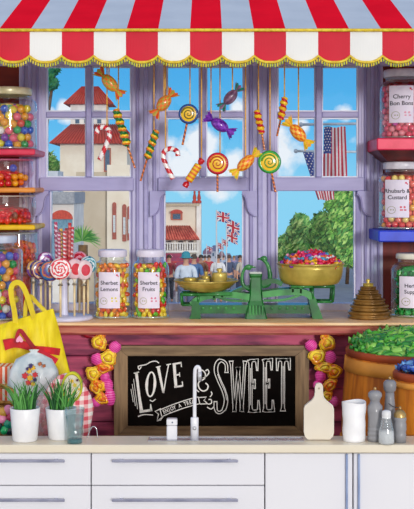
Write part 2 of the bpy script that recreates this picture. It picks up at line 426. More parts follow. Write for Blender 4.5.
# ============================================================ OUTSIDE
def GZ(d): return EYE-1.67-.0558*d
b = MB(); xs = 60
b.add([(-xs, 5.6, GZ(5.6)-.3), (xs, 5.6, GZ(5.6)-.3), (xs*8, 400, GZ(400)), (-xs*8, 400, GZ(400))], [(0, 1, 2, 3)])
struct(b.build('ground', mat('#a09e9c', '#868486', rough=.8, scale=.8, lo=.3, hi=.7)))
CREAM = mat('#f2e9d6', '#e8dcc6', rough=.8, scale=1.2); CREAMD = mat('#cfc2ac', '#c4b59c', rough=.8, scale=1.2)
WHW = mat('#f2efe8', '#e2ddd6', rough=.7, scale=2)
TILE = mat('#c8483a', '#a03228', rough=.7, scale=3, stretch=(6, 6, 1)); TILEL = mat('#e0705c', '#b84438', rough=.7, scale=3)
BLUEG = mat('#5a7894', '#3a546e', rough=.15)
def hip(b, x0, x1, y0, y1, z0, z1, inx, iny, mi=0):
    b.add([(x0, y0, z0), (x1, y0, z0), (x1, y1, z0), (x0, y1, z0), (x0+inx, y0+iny, z1), (x1-inx, y0+iny, z1), (x1-inx, y1-iny, z1), (x0+inx, y1-iny, z1)],
          [(0, 1, 5, 4), (1, 2, 6, 5), (2, 3, 7, 6), (3, 0, 4, 7), (4, 5, 6, 7), (3, 2, 1, 0)], mi)
def ribs(b, x0, x1, xi0, xi1, ya, yb, z0, z1, n, r, mi=0):
    for k in range(n+1):
        t = k/n; b.tube([(x0+(x1-x0)*t, ya, z0), (xi0+(xi1-xi0)*t, yb, z1)], r, 5, mi)
# --- red roofed tower
D = 90; gz = GZ(D)
tw = thing('tower_building', 'cream tower with two tiers of red tiled roof behind the left window', 'building', (X(92, D), D+4, gz))
MB().box(X(60, D), X(127, D), D, D+6, gz, Z(141, D)).build('wall', CREAM, tw)
b = MB(); hip(b, X(50, D-.8), X(137, D-.8), D-.8, D+6.6, Z(143.5, D-.8), Z(124, D), 1.3, 2.6); ribs(b, X(50, D-.8), X(137, D-.8), X(50, D-.8)+1.3, X(137, D-.8)-1.3, D-.85, D+1.75, Z(143.5, D-.8)+.03, Z(124, D)+.05, 26, .07)
b.build('roof', TILE, tw)
MB().box(X(70, D+1.5), X(106, D+1.5), D+1.8, D+4.5, Z(126, D), Z(102, D)).build('turret', WHW, tw)
b = MB(); hip(b, X(64, D+1.3), X(113, D+1.3), D+1.3, D+5, Z(104, D+1.3), Z(86, D+1.3), 1.25, 1.3); ribs(b, X(64, D+1.3), X(113, D+1.3), X(64, D+1.3)+1.25, X(113, D+1.3)-1.25, D+1.25, D+2.55, Z(104, D+1.3)+.03, Z(86, D+1.3)+.05, 16, .06)
b.build('roof', TILE, tw)
for a in (75, 84, 97): MB().box(X(a, D+1.5), X(a+4, D+1.5), D+1.74, D+1.8, Z(122, D), Z(110, D)).build('window', BLUEG, tw)
f = MB().box(X(104, D), X(111, D), D-.08, D, Z(172, D), Z(148, D)).build('window', mat('#b0604a'), tw)
MB().box(X(105.3, D), X(109.7, D), D-.1, D-.085, Z(170.5, D), Z(150, D)).build('pane', BLUEG, f)
MB().box(X(102, D), X(113, D), D-.3, D, Z(174.5, D), Z(172.3, D)).build('window_ledge', TILE, tw)
# --- cream facade lower left
D = 45; gz = GZ(D)
cb = thing('villa', 'cream villa with slim arched windows seen low in the left window', 'building', (X(100, D), D+3, gz))
MB().box(X(76, D), X(107, D), D, D+5, gz, Z(172, D)).build('wall', CREAMD, cb)
b = MB().box(X(107, D-.3), X(138, D-.3), D-.3, D+5, gz, Z(165, D)); b.build('wall', CREAM, cb)
for x0, x1, t, u in ((113, 117, 202, 239), (123, 127, 204, 241), (128, 131, 206, 240)):
    cx = (x0+x1)/2; hw = (x1-x0)/2
    pl = [(X(x0, D), Z(u, D)), (X(x1, D), Z(u, D)), (X(x1, D), Z(t+hw, D))]+[(X(cx+hw*cos(a), D), Z(t+hw-hw*sin(a), D)) for a in (PI/4, PI/2, 3*PI/4)]+[(X(x0, D), Z(t+hw, D))]
    f = MB().prism(pl, D-.36, D-.3).build('window', mat('#b05a48', '#9a4438'), cb)
    MB().box(X(x0+.8, D), X(x1-.8, D), D-.38, D-.362, Z(u-7, D), Z(t+13, D)).build('pane', mat('#dfe4e4', '#bcc8cc', rough=.2), f)
MB().box(X(76, D), X(83, D), D-.6, D-.0, Z(196, D), Z(191, D)).build('cornice', CREAMD, cb)
D = 38; gz = GZ(D)
ar = thing('arched_kiosk', 'pale building with a red arch over blue glass behind the candy sticks', 'building', (X(62, D), D+1.5, gz))
MB().box(X(40, D), X(74, D), D, D+3, gz, Z(204, D)).build('wall', WHW, ar)
MB().box(X(38, D), X(75.5, D), D-.3, D+3, Z(204, D)+.01, Z(192, D)).build('cornice', mat('#a9adb4', '#8c929c', rough=.7), ar)
MB().prism([(X(51, D), Z(219, D))]+[(X(62+11*cos(a), D), Z(219-9*sin(a), D)) for a in [PI-PI*i/12 for i in range(13)]], D-.15, D-.001).build('arch', mat('#d2452c', '#b8341f'), ar)
MB().box(X(51.5, D), X(72.5, D), D-.08, D-.001, Z(262, D), Z(219.3, D)).build('window', mat('#7fa8bc', '#5f8ca4', rough=.2), ar)
# --- palm
D = 20; gz = GZ(D)
pm = thing('palm_tree', 'low green fan palm in front of the cream villa', 'tree', (X(82, D), D, gz))
MB().tube([(X(82, D), D, gz), (X(83, D), D, Z(245, D))], [.12, .08], 8).build('trunk', mat('#8a6a44', '#6c5034', bump=.5), pm)
b = MB(); c0 = W(82, 241, D)
for k in range(26):
    a = random.uniform(-.15, PI+.15); tz = random.uniform(-.4, .4); ln = random.uniform(.22, .34)
    dr = Vector((cos(a), tz, sin(a))).normalized(); tip = c0+dr*ln+Vector((0, 0, -.05*abs(cos(a)))); md = c0+dr*ln*.5+Vector((0, 0, .02))
    sd = dr.cross(Vector((0, 1, 0))).normalized()*.022
    for s_ in range(3):
        q = c0+dr*ln*.35
        b.add([c0, md+sd*(s_-1)+sd*.6, tip+sd*(s_-1)*3, md+sd*(s_-1)-sd*.6], [(0, 1, 2, 3)], random.randrange(2))
b.build('fronds', [mat('#4c9a48', '#2f7a34', scale=3), mat('#8cc060', '#5aa048', scale=3)], pm)
# --- hotel in the middle window
D = 60; gz = GZ(D)
ht = thing('seaside_hotel', 'cream seafront building with red balcony roof and spires in the middle window', 'building', (X(178, D), D+4, gz))
MB().box(X(140, D), X(198, D), D, D+6, gz, Z(206, D)).build('wall', CREAM, ht)
MB().box(X(196.5, D-.2), X(201, D-.2), D-.2, D+6, gz, Z(204, D)).build('corner_pier', WHW, ht)
MB().box(X(138, D), X(199.5, D), D-.3, D+6, Z(206, D)+.01, Z(203.5, D)).build('parapet', mat('#c9b79c', '#b39f84'), ht)
for px in (194.5, 199):
    MB().lathe([(.12, 0), (.13, .1), (.07, .16), (.10, .26), (.045, .5), (.06, .54), (.01, .82)], (X(px, D), D+.4, Z(203.3, D)), 10).build('spire', TILE, ht)
b = MB().box(X(171, D), X(182.5, D), D-.12, D, Z(220, D), Z(211.5, D)); f = b.build('window', mat('#c66a50', '#b0553e'), ht)
MB().box(X(173, D), X(180.5, D), D-.16, D-.125, Z(219, D), Z(214, D)).build('pane', BLUEG, f)
MB().prism([(X(170.5, D), Z(213, D))]+[(X(176.7+6.4*cos(a), D), Z(213-3.6*sin(a), D)) for a in [PI-PI*i/8 for i in range(9)]], D-.3, D-.17).build('arch', TILE, ht)
b = MB(); x0, x1 = X(150, D), X(199, D)
b.add([(x0, D-1.3, Z(240, D-1.3)), (x1, D-1.3, Z(240, D-1.3)), (x1-.5, D-.01, Z(227, D)), (x0, D-.01, Z(227, D)), (x0, D-.01, Z(240, D-1.3)), (x1, D-.01, Z(240, D-1.3))], [(0, 1, 2, 3), (0, 4, 5, 1), (1, 5, 2), (0, 3, 4)])
ribs(b, x0, x1, x0, x1-.5, D-1.33, D-.02, Z(240, D-1.3)+.03, Z(227, D)+.05, 18, .05); b.build('balcony_roof', TILEL, ht)
b = MB().box(x0, x1, D-1.3, D-.002, Z(252.5, D-1.3), Z(250.5, D-1.3)); b.build('balcony', WHW, ht)
b = MB()
for k in range(20): xx = x0+(x1-x0)*(k+.5)/20; b.box(xx-.03, xx+.03, D-1.28, D-1.22, Z(250.4, D-1.3), Z(243.5, D-1.3))
b.box(x0, x1, D-1.3, D-1.2, Z(243.5, D-1.3), Z(242.6, D-1.3)); b.build('balustrade', WHW, ht)
for px in (151, 163, 175, 187, 198): MB().box(X(px-.5, D-1.2), X(px+.5, D-1.2), D-1.2, D-1.1, Z(250.4, D), Z(239.5, D)).build('post', WHW, ht)
for px in (157, 169, 181, 191): MB().box(X(px-2.5, D), X(px+2.5, D), D-.06, D, Z(250, D), Z(241, D)).build('window', mat('#7c6a70', '#5c5460', rough=.3), ht)
# shop stalls with red awnings under the hotel
for i, (px0, px1, py, d, c, lb) in enumerate(((155, 186, 254, 51, '#d83a3a', 'red market awning nearest the balcony building'), (187, 201, 258, 56, '#e2504a', 'small red market awning at the corner of the seafront building'), (176, 193, 263, 42, '#c23038', 'dark red stall roof behind the man in a teal cap'))):
    st = thing('market_stall', lb, 'stall', (X((px0+px1)/2, d), d, GZ(d)))
    b = MB(); xa, xb = X(px0, d), X(px1, d); h = S(6, d)
    b.add([(xa, d-.9, Z(py+6, d)), (xb, d-.9, Z(py+6, d)), (xb, d+.6, Z(py, d)), (xa, d+.6, Z(py, d)), (xa, d-.9, Z(py+8, d)), (xb, d-.9, Z(py+8, d)), (xb, d+.6, Z(py+8, d)), (xa, d+.6, Z(py+8, d))],
          [(0, 1, 2, 3), (0, 4, 5, 1), (1, 5, 6, 2), (0, 3, 7, 4), (2, 6, 7, 3), (4, 7, 6, 5)]); b.build('awning', mat(c, '#a82a30', scale=.8, stretch=(5, 1, 1)), st)
    b = MB().box(xa+.1, xb-.1, d-.3, d+.5, GZ(d)-.03, GZ(d)+.9); b.build('counter', mat('#b9bcc8', '#7c6c80', scale=2.4, lo=.45, hi=.55), st)
    for xx in (xa+.04, xb-.04):
        for yy in (d-.82, d+.5): MB().box(xx-.03, xx+.03, yy-.03, yy+.03, GZ(d)-.05, Z(py+7.9, d)).build('pole', mat('#9a9aa4'), st)
# far seafront houses
for i, (px, wd, t, d, c, rc, lb) in enumerate(((207, 8, 251, 150, '#c9c6d0', '#9a6a70', 'small pale far house just right of the seafront building'), (215, 8, 248, 165, '#b8bfd0', '#7e7c92', 'far grey-blue house with pointed roof in the middle window'),
        (222, 6, 254, 180, '#d2c8c4', '#a87068', 'tiny far house in the middle of the row by the sea'), (229, 7, 256, 190, '#aab6c8', '#8a8896', 'tiny far house near the right end of the seafront row'), (238, 9, 258, 200, '#b5bcc8', '#847c88', 'low far house at the right end of the seafront row'))):
    hs_ = thing('house', lb, 'building', (X(px, d), d+3, GZ(d)))
    MB().box(X(px-wd/2, d), X(px+wd/2, d), d, d+6, GZ(d)-.5, Z(t+3, d)).build('wall', mat(c, scale=.6, rough=.8), hs_)
    b = MB(); hip(b, X(px-wd/2-.4, d), X(px+wd/2+.4, d), d-.3, d+6.3, Z(t+3, d)+.01, Z(t-1.5, d), wd*d/F*.36, 2.4); b.build('roof', mat(rc, scale=.6), hs_)
    for k in (-1, 1): MB().box(X(px+k*wd*.22-.8, d), X(px+k*wd*.22+.8, d), d-.1, d, Z(t+8, d), Z(t+5, d)).build('window', BLUEG, hs_)
# union flags on poles
FB = mat('#2c3f96', '#24347e', rough=.7, scale=4); FR = mat('#d0263a', '#b81c30', rough=.7, scale=4); FW = mat('#f2f0ee', '#dedbe0', rough=.7, scale=4)
def strip(b, p0, p1, w_, mi, fn, dy, n=8):
    p0 = Vector(p0); p1 = Vector(p1); d = (p1-p0).normalized(); nrm = Vector((-d.y, d.x))*w_/2
    for i in range(n):
        a = p0.lerp(p1, i/n); c = p0.lerp(p1, (i+1)/n)
        q = [a-nrm, c-nrm, c+nrm, a+nrm]; b.add([fn(v.x, v.y, dy) for v in q], [(0, 1, 2, 3)], mi)
def union_flag(px, py, wpx, hpx, d, poletop, lb, tilt=0):
    r = thing('flag', lb, 'flag', (X(px, d), d, GZ(d)), 'union flags along the seafront')
    w_, h_ = S(wpx, d), S(hpx, d)
    def fn(u, v, dy):
        x = u*w_; return (X(px, d)+x, d+.10*w_*sin(u*7)-dy, Z(py, d)-v*h_-tilt*x+.05*h_*sin(u*6))
    b = MB(); n = 10
    for i in range(n): b.add([fn(i/n, 0, 0), fn((i+1)/n, 0, 0), fn((i+1)/n, 1, 0), fn(i/n, 1, 0)], [(3, 2, 1, 0)], 0)
    e = w_*.006
    for p0, p1 in (((0, 0), (1, 1)), ((0, 1), (1, 0))):
        strip(b, p0, p1, .16, 2, fn, e); strip(b, p0, p1, .06, 1, fn, 2*e)
    strip(b, (.5, 0), (.5, 1), .3, 2, fn, 3*e, 4); strip(b, (0, .5), (1, .5), .3, 2, fn, 3*e)
    strip(b, (.5, 0), (.5, 1), .17, 1, fn, 4*e, 4); strip(b, (0, .5), (1, .5), .17, 1, fn, 4*e)
    b.build('cloth', [FB, FR, FW], r)
    MB().tube([(X(px, d), d, GZ(d)), (X(px, d), d, Z(poletop, d))], max(.02, S(.35, d)), 6).build('pole', mat('#d8d8de', rough=.4), r)
for a in ((216.5, 211.5, 13, 10, 34, 210, 'British flag on a white pole, highest and leftmost of the seafront flags', .1), (226.5, 219, 13, 12, 38, 217, 'British flag on the pole right of the highest one', .3), (226.5, 230, 11, 11, 46, 228, 'British flag just beneath the second large flag', .3),
          (217.5, 242.5, 6, 6, 62, 240, 'small far British flag at the foot of the flag row', .3), (206.5, 246, 6, 5, 75, 244, 'tiny British flag near the corner of the seafront building', .2), (222, 239, 6, 6, 56, 237, 'small British flag midway down the flag row', .3)):
    union_flag(*a)
# stars and stripes beyond the right window
USB = mat('#30489c', '#263a80', rough=.7, scale=9); USR = mat('#d82c4c', '#b8203c', rough=.7, scale=9); USW = mat('#fcf8f8', '#f0e8ea', rough=.7, scale=9)
def us_flag(xtl, xtr, xbl, xbr, yt, yb, d, pole, lb, canton):
    r = thing('flag', lb, 'flag', (X(366, d), d, GZ(d)-.3))
    def fn(u, v, dy=0):
        a = X(xtl+(xbl-xtl)*v, d); c = X(xtr+(xbr-xtr)*v, d)
        return (a+(c-a)*u, d-dy+.012*sin(u*16+v*3)*(0.3+v), Z(yt+(yb-yt)*v, d)+.004*sin(u*9))
    b = MB(); nc, nr = 13*2, 14
    for i in range(nc):
        for j in range(nr):
            u0, u1, v0, v1 = i/nc, (i+1)/nc, j/nr, (j+1)/nr
            mi = 0 if (u0 < canton[0]-.01 and v0 < canton[1]-.01) else (1 if (i//2) % 2 == 0 else 2)
            b.add([fn(u0, v0), fn(u1, v0), fn(u1, v1), fn(u0, v1)], [(3, 2, 1, 0)], mi, True)
    for i in range(6):
        for j in range(9):
            if (i+j) % 2: continue
            cu, cv = canton[0]*(i+.6)/6, canton[1]*(j+.5)/9; ru, rv = .017*2.2, .017
            pts = [];
            for k in range(10):
                q = (1 if k % 2 == 0 else .45); an = PI/2+k*PI/5
                pts.append(fn(cu+ru*q*cos(an), cv-rv*q*sin(an), .004))
            b.add(pts, [tuple(range(9, -1, -1))], 2)
    b.build('cloth', [USB, USR, USW], r)
    p = MB().tube([(X(pole[0], d), d+.004, Z(pole[2], d)), (X(367, d), d+.004, Z(pole[1], d))], .008, 8)
    p.ball((X(pole[0], d), d+.004, Z(pole[2], d)), .014); p.build('pole', mat('#cfdbe6', '#a8bccb', rough=.35), r)
    MB().tube([(X(367, d), d+.004, GZ(d)-.3), (X(367, d), d+.004, Z(pole[1]-4, d))], .012, 8).build('mast', mat('#cfdbe6', '#a8bccb', rough=.35), r)
us_flag(324, 345.5, 323, 347.5, 127, 181, 7.0, (301, 123.5, 124.5), 'large American flag hanging straight down in the right window', (.34, .47))
us_flag(303, 331, 318, 334.5, 152.5, 200, 7.6, (296, 152, 151), 'American flag hanging behind and left of the larger one', (.42, .5))
# ------------------------------------------------------------ trees
def tree(name, lb, px, d, blobs, lf, cols, n=900, group=None, tr=.16):
    gz = GZ(d); r = thing(name, lb, 'tree', (X(px, d), d, gz), group)
    b = MB(); tot = sum(q[2] for q in blobs)
    for (bxp, byp, br) in blobs:
        c = W(bxp, byp, d); R = S(br, d); c.y += random.uniform(-.3, .3)*R
        for k in range(int(n*br/tot)):
            v = Vector((random.gauss(0, 1), random.gauss(0, 1), random.gauss(0, 1))).normalized()*(R*random.uniform(.55, 1.05))
            p = c+v; u = (v.normalized()+Vector((random.uniform(-.8, .8) for _ in range(3)))).normalized()
            a = u.orthogonal().normalized()*lf*random.uniform(.5, 1.2); q = u.cross(a).normalized()*lf*random.uniform(.4, .8)
            b.add([p-a, p+q*.6+a*.1, p+a, p-q*.6-a*.1], [(0, 1, 2, 3)], random.randrange(len(cols)))
    b.build('foliage', cols, r)
    t = MB(); top = min(blobs, key=lambda q: q[1])
    t.tube([(X(px, d), d, gz-.05), (X(px, d)+.02*d/10, d, (gz+Z(top[1], d))/2), W(top[0], top[1]+top[2]*.4, d)], [tr*1.2, tr, tr*.3], 8)
    for (bxp, byp, br) in blobs: t.tube([(X(px, d), d, (gz+Z(byp, d))/2), W(bxp, byp, d)], [tr*.5, tr*.15], 6)
    t.build('trunk', mat('#6e5540', '#4e3a2a', bump=.4, scale=8), r)
G1 = [mat('#92d25c', '#64b44a', scale=2, rough=.7), mat('#ccee88', '#9cd464', scale=2, rough=.7), mat('#5ca44c', '#3a823a', scale=2, rough=.7)]
G2 = [mat('#a4da78', '#7cc264', scale=2, rough=.7), mat('#d8f098', '#acdc74', scale=2, rough=.7), mat('#6cb45c', '#4a944c', scale=2, rough=.7)]
G3 = [mat('#2f8a6c', '#23705c', scale=2, rough=.7), mat('#4a9c5c', '#3a8250', scale=2, rough=.7)]
tree('tree', 'pale green tree low at the left end of the right window', 284, 95, [(279, 247, 9), (286, 244, 9), (283, 254, 10), (275, 258, 8), (290, 256, 9)], .4, G2, 2400, tr=.12)
tree('tree', 'rounded light green tree second from left in the right window', 302, 88, [(300, 224, 10), (306, 230, 10), (296, 236, 11), (303, 245, 12), (293, 250, 10), (308, 255, 12)], .34, G2, 4200, tr=.1)
tree('tree', 'mid green tree in the centre of the right window', 324, 82, [(322, 222, 10), (328, 230, 11), (317, 236, 10), (325, 244, 13), (318, 254, 11), (331, 256, 11)], .32, G1, 4500, tr=.1)
tree('tree', 'tallest dark green tree at the right side of the right window', 347, 76, [(343, 202, 12), (351, 210, 13), (338, 214, 11), (349, 224, 14), (341, 236, 15), (353, 240, 13), (345, 252, 13), (336, 226, 9), (356, 196, 11), (344, 190, 9), (332, 204, 7), (350, 258, 9)], .28, G1, 9500, tr=.1)
tree('tree', 'dark leafy tree at the upper left corner of the left window', 36, 32, [(50, 72, 7), (46, 80, 8), (52, 84, 5), (44, 66, 9), (36, 74, 12), (55, 68, 4)], .15, G3, 1800, tr=.2)
tree('tree', 'small green tree left of the tower foot', 48, 110, [(48, 160, 7), (44, 166, 8), (53, 166, 6), (48, 172, 8)], .5, G1, 700)
tag(MB().box(X(48, 80), X(58, 80), 80, 83, GZ(80), Z(171, 80)).build('boundary_wall', mat('#dfe4ec', '#aab6c4', scale=1)), 'white low wall below the small tree left of the tower', 'wall')

# ------------------------------------------------------------ passers-by
def person(lb, px, headtop, d, shirt, trous, hair, face=1, hat=None, skin_='#d9a184', group=None, hgt=1.72, lean=0, stride=.16):
    gz = GZ(d); s = hgt/1.75
    r = thing('person', lb, 'person', (X(px, d), d, gz), group)
    def P(x, y, z): return Vector((x*s, y*s*face+lean*z, z*s))
    V = [P(0, 0, .95), P(0, 0, 1.12), P(0, 0, 1.32), P(0, 0, 1.44), P(0, 0, 1.53), P(0, -.01, 1.64), P(0, 0, 1.71)]
    R = [(.15, .11), (.13, .10), (.17, .11), (.10, .08), (.05, .05), (.088, .098), (.06, .07)]
    E = [(i, i+1) for i in range(6)]
    for sg in (-1, 1):
        n = len(V); st = stride*sg
        V += [P(.10*sg, 0, .86), P(.10*sg, -st*.6, .48), P(.11*sg, st*.2-.0, .09), P(.115*sg, st*.2-.13, .035)]
        R += [.095, .062, .045, .04]; E += [(0, n), (n, n+1), (n+1, n+2), (n+2, n+3)]
        n = len(V)
        V += [P(.20*sg, 0, 1.41), P(.25*sg, .02+st*.3, 1.13), P(.25*sg, -.06+st*.7, .89), P(.245*sg, -.09+st*.8, .80)]
        R += [.058, .045, .033, (.022, .04)]; E += [(3, n), (n, n+1), (n+1, n+2), (n+2, n+3)]
    me = skin_mesh('body', V, E, R, 1); me.materials.append(mat(skin_, rough=.6))
    o = bpy.data.objects.new('body', me); COL.objects.link(o); o.parent = r
    def shell(name, idx, extra, m):
        mp = {k: i for i, k in enumerate(idx)}
        ee = [(mp[a], mp[c]) for a, c in E if a in mp and c in mp]
        rr = [tuple(v+extra for v in (R[k] if isinstance(R[k], tuple) else (R[k], R[k]))) for k in idx]
        me = skin_mesh(name, [V[k] for k in idx], ee, rr, 1); me.materials.append(m)
        q = bpy.data.objects.new(name, me); COL.objects.link(q); q.parent = r
    shell('shirt', [0, 1, 2, 3, 11, 12, 19, 20], .02, mat(shirt, rough=.8, scale=9))
    shell('trousers', [0, 7, 8, 9, 15, 16, 17], .016, mat(trous, rough=.8, scale=9))
    b = MB(); hm = mat(hair, rough=.7); hc = P(0, .012, 1.685)
    pr = [(sin(t)*.1*s, cos(t)*.112*s) for t in [PI*.6*(1-i/8) for i in range(9)]]; pr[-1] = (1e-4, pr[-1][1])
    b.lathe(pr, hc, 12); b.v = [v+Vector((0, .02*face*(hc.z+.11-v.z)*4, 0)) for v in b.v]; b.v = [v+r.location for v in b.v]; b.build('hair', hm, r)
    fb = MB()
    for sg in (-1, 1): fb.ball(P(.033*sg, -.098, 1.665)+r.location, .011*s)
    fb.ball(P(0, -.108, 1.635)+r.location, .014*s, sz=1.5); fb.box(*[v for v in ((P(-.025, 0, 0).x+r.location.x), (P(.025, 0, 0).x+r.location.x))], r.location.y+(-.098*face*s)-.006, r.location.y+(-.098*face*s)+.006, r.location.z+1.594*s, r.location.z+1.602*s)
    fb.build('face', mat('#5e3a30'), r)
    if hat:
        hb = MB(); hb.lathe([(.001, .145), (.06, .138), (.105, .08), (.115, .0), (.165, -.012), (.165, -.02), (.11, -.012)], P(0, 0, 1.70)+r.location, 16); hb.build('hat', mat(hat, rough=.8), r)
people = [
 ('man in a white T-shirt walking away down the middle of the promenade', 218, 255.5, 44, '#f2f2f4', '#4a5468', '#4a3428', -1, None),
 ('person in a teal cap and pale shirt close outside the middle window', 186, 254, 30, '#d8e4f2', '#5c6a8c', '#6a4a34', -1, '#2e93a6'),
 ('person in a grey-blue coat at the right edge of the middle window', 240, 262, 52, '#6f7f9e', '#3c465e', '#3a2c28', 1, None),
 ('person in a dark jacket right of the man in the white T-shirt', 229, 262, 50, '#4a5878', '#6c7890', '#5a4030', -1, None),
 ('person in a red top among the crowd left of the white T-shirt man', 209, 262, 55, '#c23c46', '#46506a', '#3c2a26', 1, None),
 ('person in a pale blue shirt in the far crowd beneath the small flags', 223, 259, 82, '#a9bcd8', '#5a6478', '#4a382e', 1, None),
 ('person in a lilac dress-coat in the far crowd near the right frame', 234, 260, 75, '#9c8fb8', '#5a5878', '#8a6a40', 1, None),
 ('person in a brown top under the red stall awning', 201, 264, 46, '#9a6a54', '#3c4458', '#2c2424', 1, None),
 ('person in an orange top at the far end of the red awnings', 205, 261, 68, '#d08050', '#4c5468', '#3c2c24', -1, None),
 ('person in a blue jacket beside the dark stall posts', 194, 265, 36, '#4c74a8', '#3c4458', '#4a3a30', -1, None),
 ('person in a cream coat at the far right of the crowd', 243.5, 264, 46, '#d8d0c0', '#5a5a68', '#7a5a3c', 1, None),
 ('person in a dark red coat at the left edge of the middle window', 169, 262, 44.5, '#a83a44', '#3c4050', '#4a3428', 1, None)]
for lb, px, ht_, d, sh, tr_, hr, fc, hat in people: person(lb, px, ht_, d, sh, tr_, hr, fc, hat, lean=0)
# ============================================================ HANGING SWEETS
HD = 4.9; RAILZ = Z(44, HD)-.006
def string(b, px, py_end, r=.0027, xe=None):
    return b.tube([(X(px, HD), HD, RAILZ), (X(px if xe is None else xe, HD), HD, Z(py_end, HD))], r, 6)
def helix_stick(b, pts, r, n, cols, turns, mi0=0, bump=0.0):
    pts = [Vector(p) for p in pts]; N = len(pts)
    nc = len(cols)
    def mf(i, k): return mi0+cols[int(((k/n)+turns*i/(N-1))*nc) % nc]
    rf = (lambda i, k: 1+bump*cos(TAU*((k/n)+turns*i/(N-1))*nc/1.0)) if bump else None
    return b.tube(pts, r, n, mf=mf, rf=rf, up=(0, 1, 0))
def lerp_pts(p0, p1, n): p0 = Vector(p0); p1 = Vector(p1); return [p0.lerp(p1, i/n) for i in range(n+1)]
C_OR = mat('#f08a28', '#e06a1c', rough=.25, coat=.4); C_YE = mat('#f8d428', '#f0b818', rough=.25, coat=.4); C_RE = mat('#de1c2c', '#b81424', rough=.25, coat=.4)
C_GR = mat('#3cb03c', '#1e8a34', rough=.25, coat=.4); C_WH = mat('#fbf6f2', '#efe4e4', rough=.25, coat=.4); C_DG = mat('#1e7c38', '#146428', rough=.3, coat=.3)
def wrapped(lb, p0, p1, sx, body, stripes, ends, rb=None, nstr=14, turns=.35):
    """sweet in a twisted wrapper between two pixel ends"""
    a, c = W(*p0, HD), W(*p1, HD); mid = (a+c)/2; ax = (c-a); L_ = ax.length; ax.normalize(); rb = (rb or L_*.2)*1.22
    r = thing('wrapped_sweet', lb, 'sweet', mid, STRUNG)
    n = 28; pts = lerp_pts(mid-ax*L_*.29, mid+ax*L_*.29, 16)
    rad = [max(.004, rb*math.sqrt(max(0, 1-((i/16)*2-1)**2*.93))) for i in range(17)]
    b = MB(); b.tube(pts, rad, n, mf=lambda i, k: 0 if (k*nstr//n+int(turns*i)) % 2 else 1, up=(0, 1, 0)); b.build('body', [body, stripes], r)
    for s_ in (-1, 1):
        q = mid+ax*s_*L_*.27; e = mid+ax*s_*L_*.5; sd = ax.cross(Vector((0, 1, 0))).normalized(); rings = []
        b = MB(); m_ = 20
        for j in range(5):
            t = j/4; cc = q.lerp(e, t); wd = rb*(.25+.85*t**.8)
            row = [cc+sd*wd*cos(TAU*k/m_)*(1+.10*(k % 2)*t)+Vector((0, 1, 0))*wd*(.35+.25*(k % 2))*sin(TAU*k/m_)+ax*s_*(.12*wd*((k % 2)*2-1))*t for k in range(m_)]
            rings.append(row)
        vs = [v for rw in rings for v in rw]; fs = []
        for j in range(4):
            for k in range(m_): fs.append((j*m_+k, j*m_+(k+1) % m_, (j+1)*m_+(k+1) % m_, (j+1)*m_+k))
        fs.append(tuple(range(4*m_, 5*m_))); b.add(vs, fs, [(k//2) % 2 for j in range(4) for k in range(m_)]+[0], False)
        b.build('wrapper_end', [ends, stripes], r)
    b = MB(); topq = mid.z+rb*.7
    b.tube([(X(sx, HD), HD, RAILZ), (X(sx, HD), HD, topq+.012), (mid.x+(X(sx, HD)-mid.x)*.4, HD, topq)], .0027, 6); b.build('string', TWINE, r)
    return r
M_ = lambda a, c=None: mat(a, c, rough=.3, coat=.3, scale=60)
wrapped('orange and olive striped sweet in orange wrapper, leftmost of the strung sweets', (98, 70), (121.5, 96), 109, M_('#f4943c', '#ec7428'), M_('#8ca43c', '#dcc04c'), M_('#f07028', '#e04c1c'), .021)
wrapped('orange sweet in orange wrapper hanging before the post left of the middle window', (153.5, 115.5), (174, 91), 164, M_('#f48238', '#e86024'), M_('#a8a444', '#e8b04c'), M_('#f06a24', '#dc4420'), .021)
wrapped('purple foil wrapped sweet hanging in the middle window', (206, 116), (233.5, 134), 211, M_('#7a2ab0', '#4c1684'), M_('#9a4cd0', '#5a2090'), M_('#7c30b8', '#48147c'), .02)
wrapped('mauve sweet with teal wrapper ends, highest in the middle window', (220.5, 108.5), (240.5, 86), 232.5, M_('#7c5672', '#5c3c58'), M_('#94708c', '#644864'), M_('#1f8a76', '#12604f'), .018, turns=0)
wrapped('orange striped sweet with yellow wrapper ends near the post between the windows', (232.5, 175), (259, 151), 245.5, M_('#f47a1c', '#ec5c14'), M_('#fccc50', '#f8a830'), M_('#f0d82c', '#c4b018'), .02)
wrapped('orange striped sweet with yellow wrapper ends, rightmost of the strung sweets', (286, 120), (310, 146), 298.5, M_('#f47a1c', '#ec5c14'), M_('#fccc50', '#f8a830'), M_('#f4d828', '#dcae14'), .021)
# banded cylinder with red twisted ends
a, c = W(184.5, 187, HD), W(202.5, 159, HD); mid = (a+c)/2; ax = (c-a).normalized(); L_ = (c-a).length
r = thing('wrapped_sweet', 'orange and yellow banded roll with red twisted ends in the middle window', 'sweet', mid, STRUNG)
MB().tube(lerp_pts(mid-ax*L_*.3, mid+ax*L_*.3, 20), [.016*(1+.06*(i % 2)) if 0 < i < 20 else .012 for i in range(21)], 16, mf=lambda i, k: (i//2) % 2, up=(0, 1, 0)).build('body', [C_OR, C_YE], r)
for s_ in (-1, 1):
    q = mid+ax*s_*L_*.3; MB().tube(lerp_pts(q, mid+ax*s_*L_*.5, 6), [.004, .009, .014, .016, .015, .017, .012], 12, rf=lambda i, k: 1+.15*(k % 2), up=(0, 1, 0), sx=.8).build('wrapper_end', C_RE, r)
string(MB(), 201.5, 163).build('string', TWINE, r)
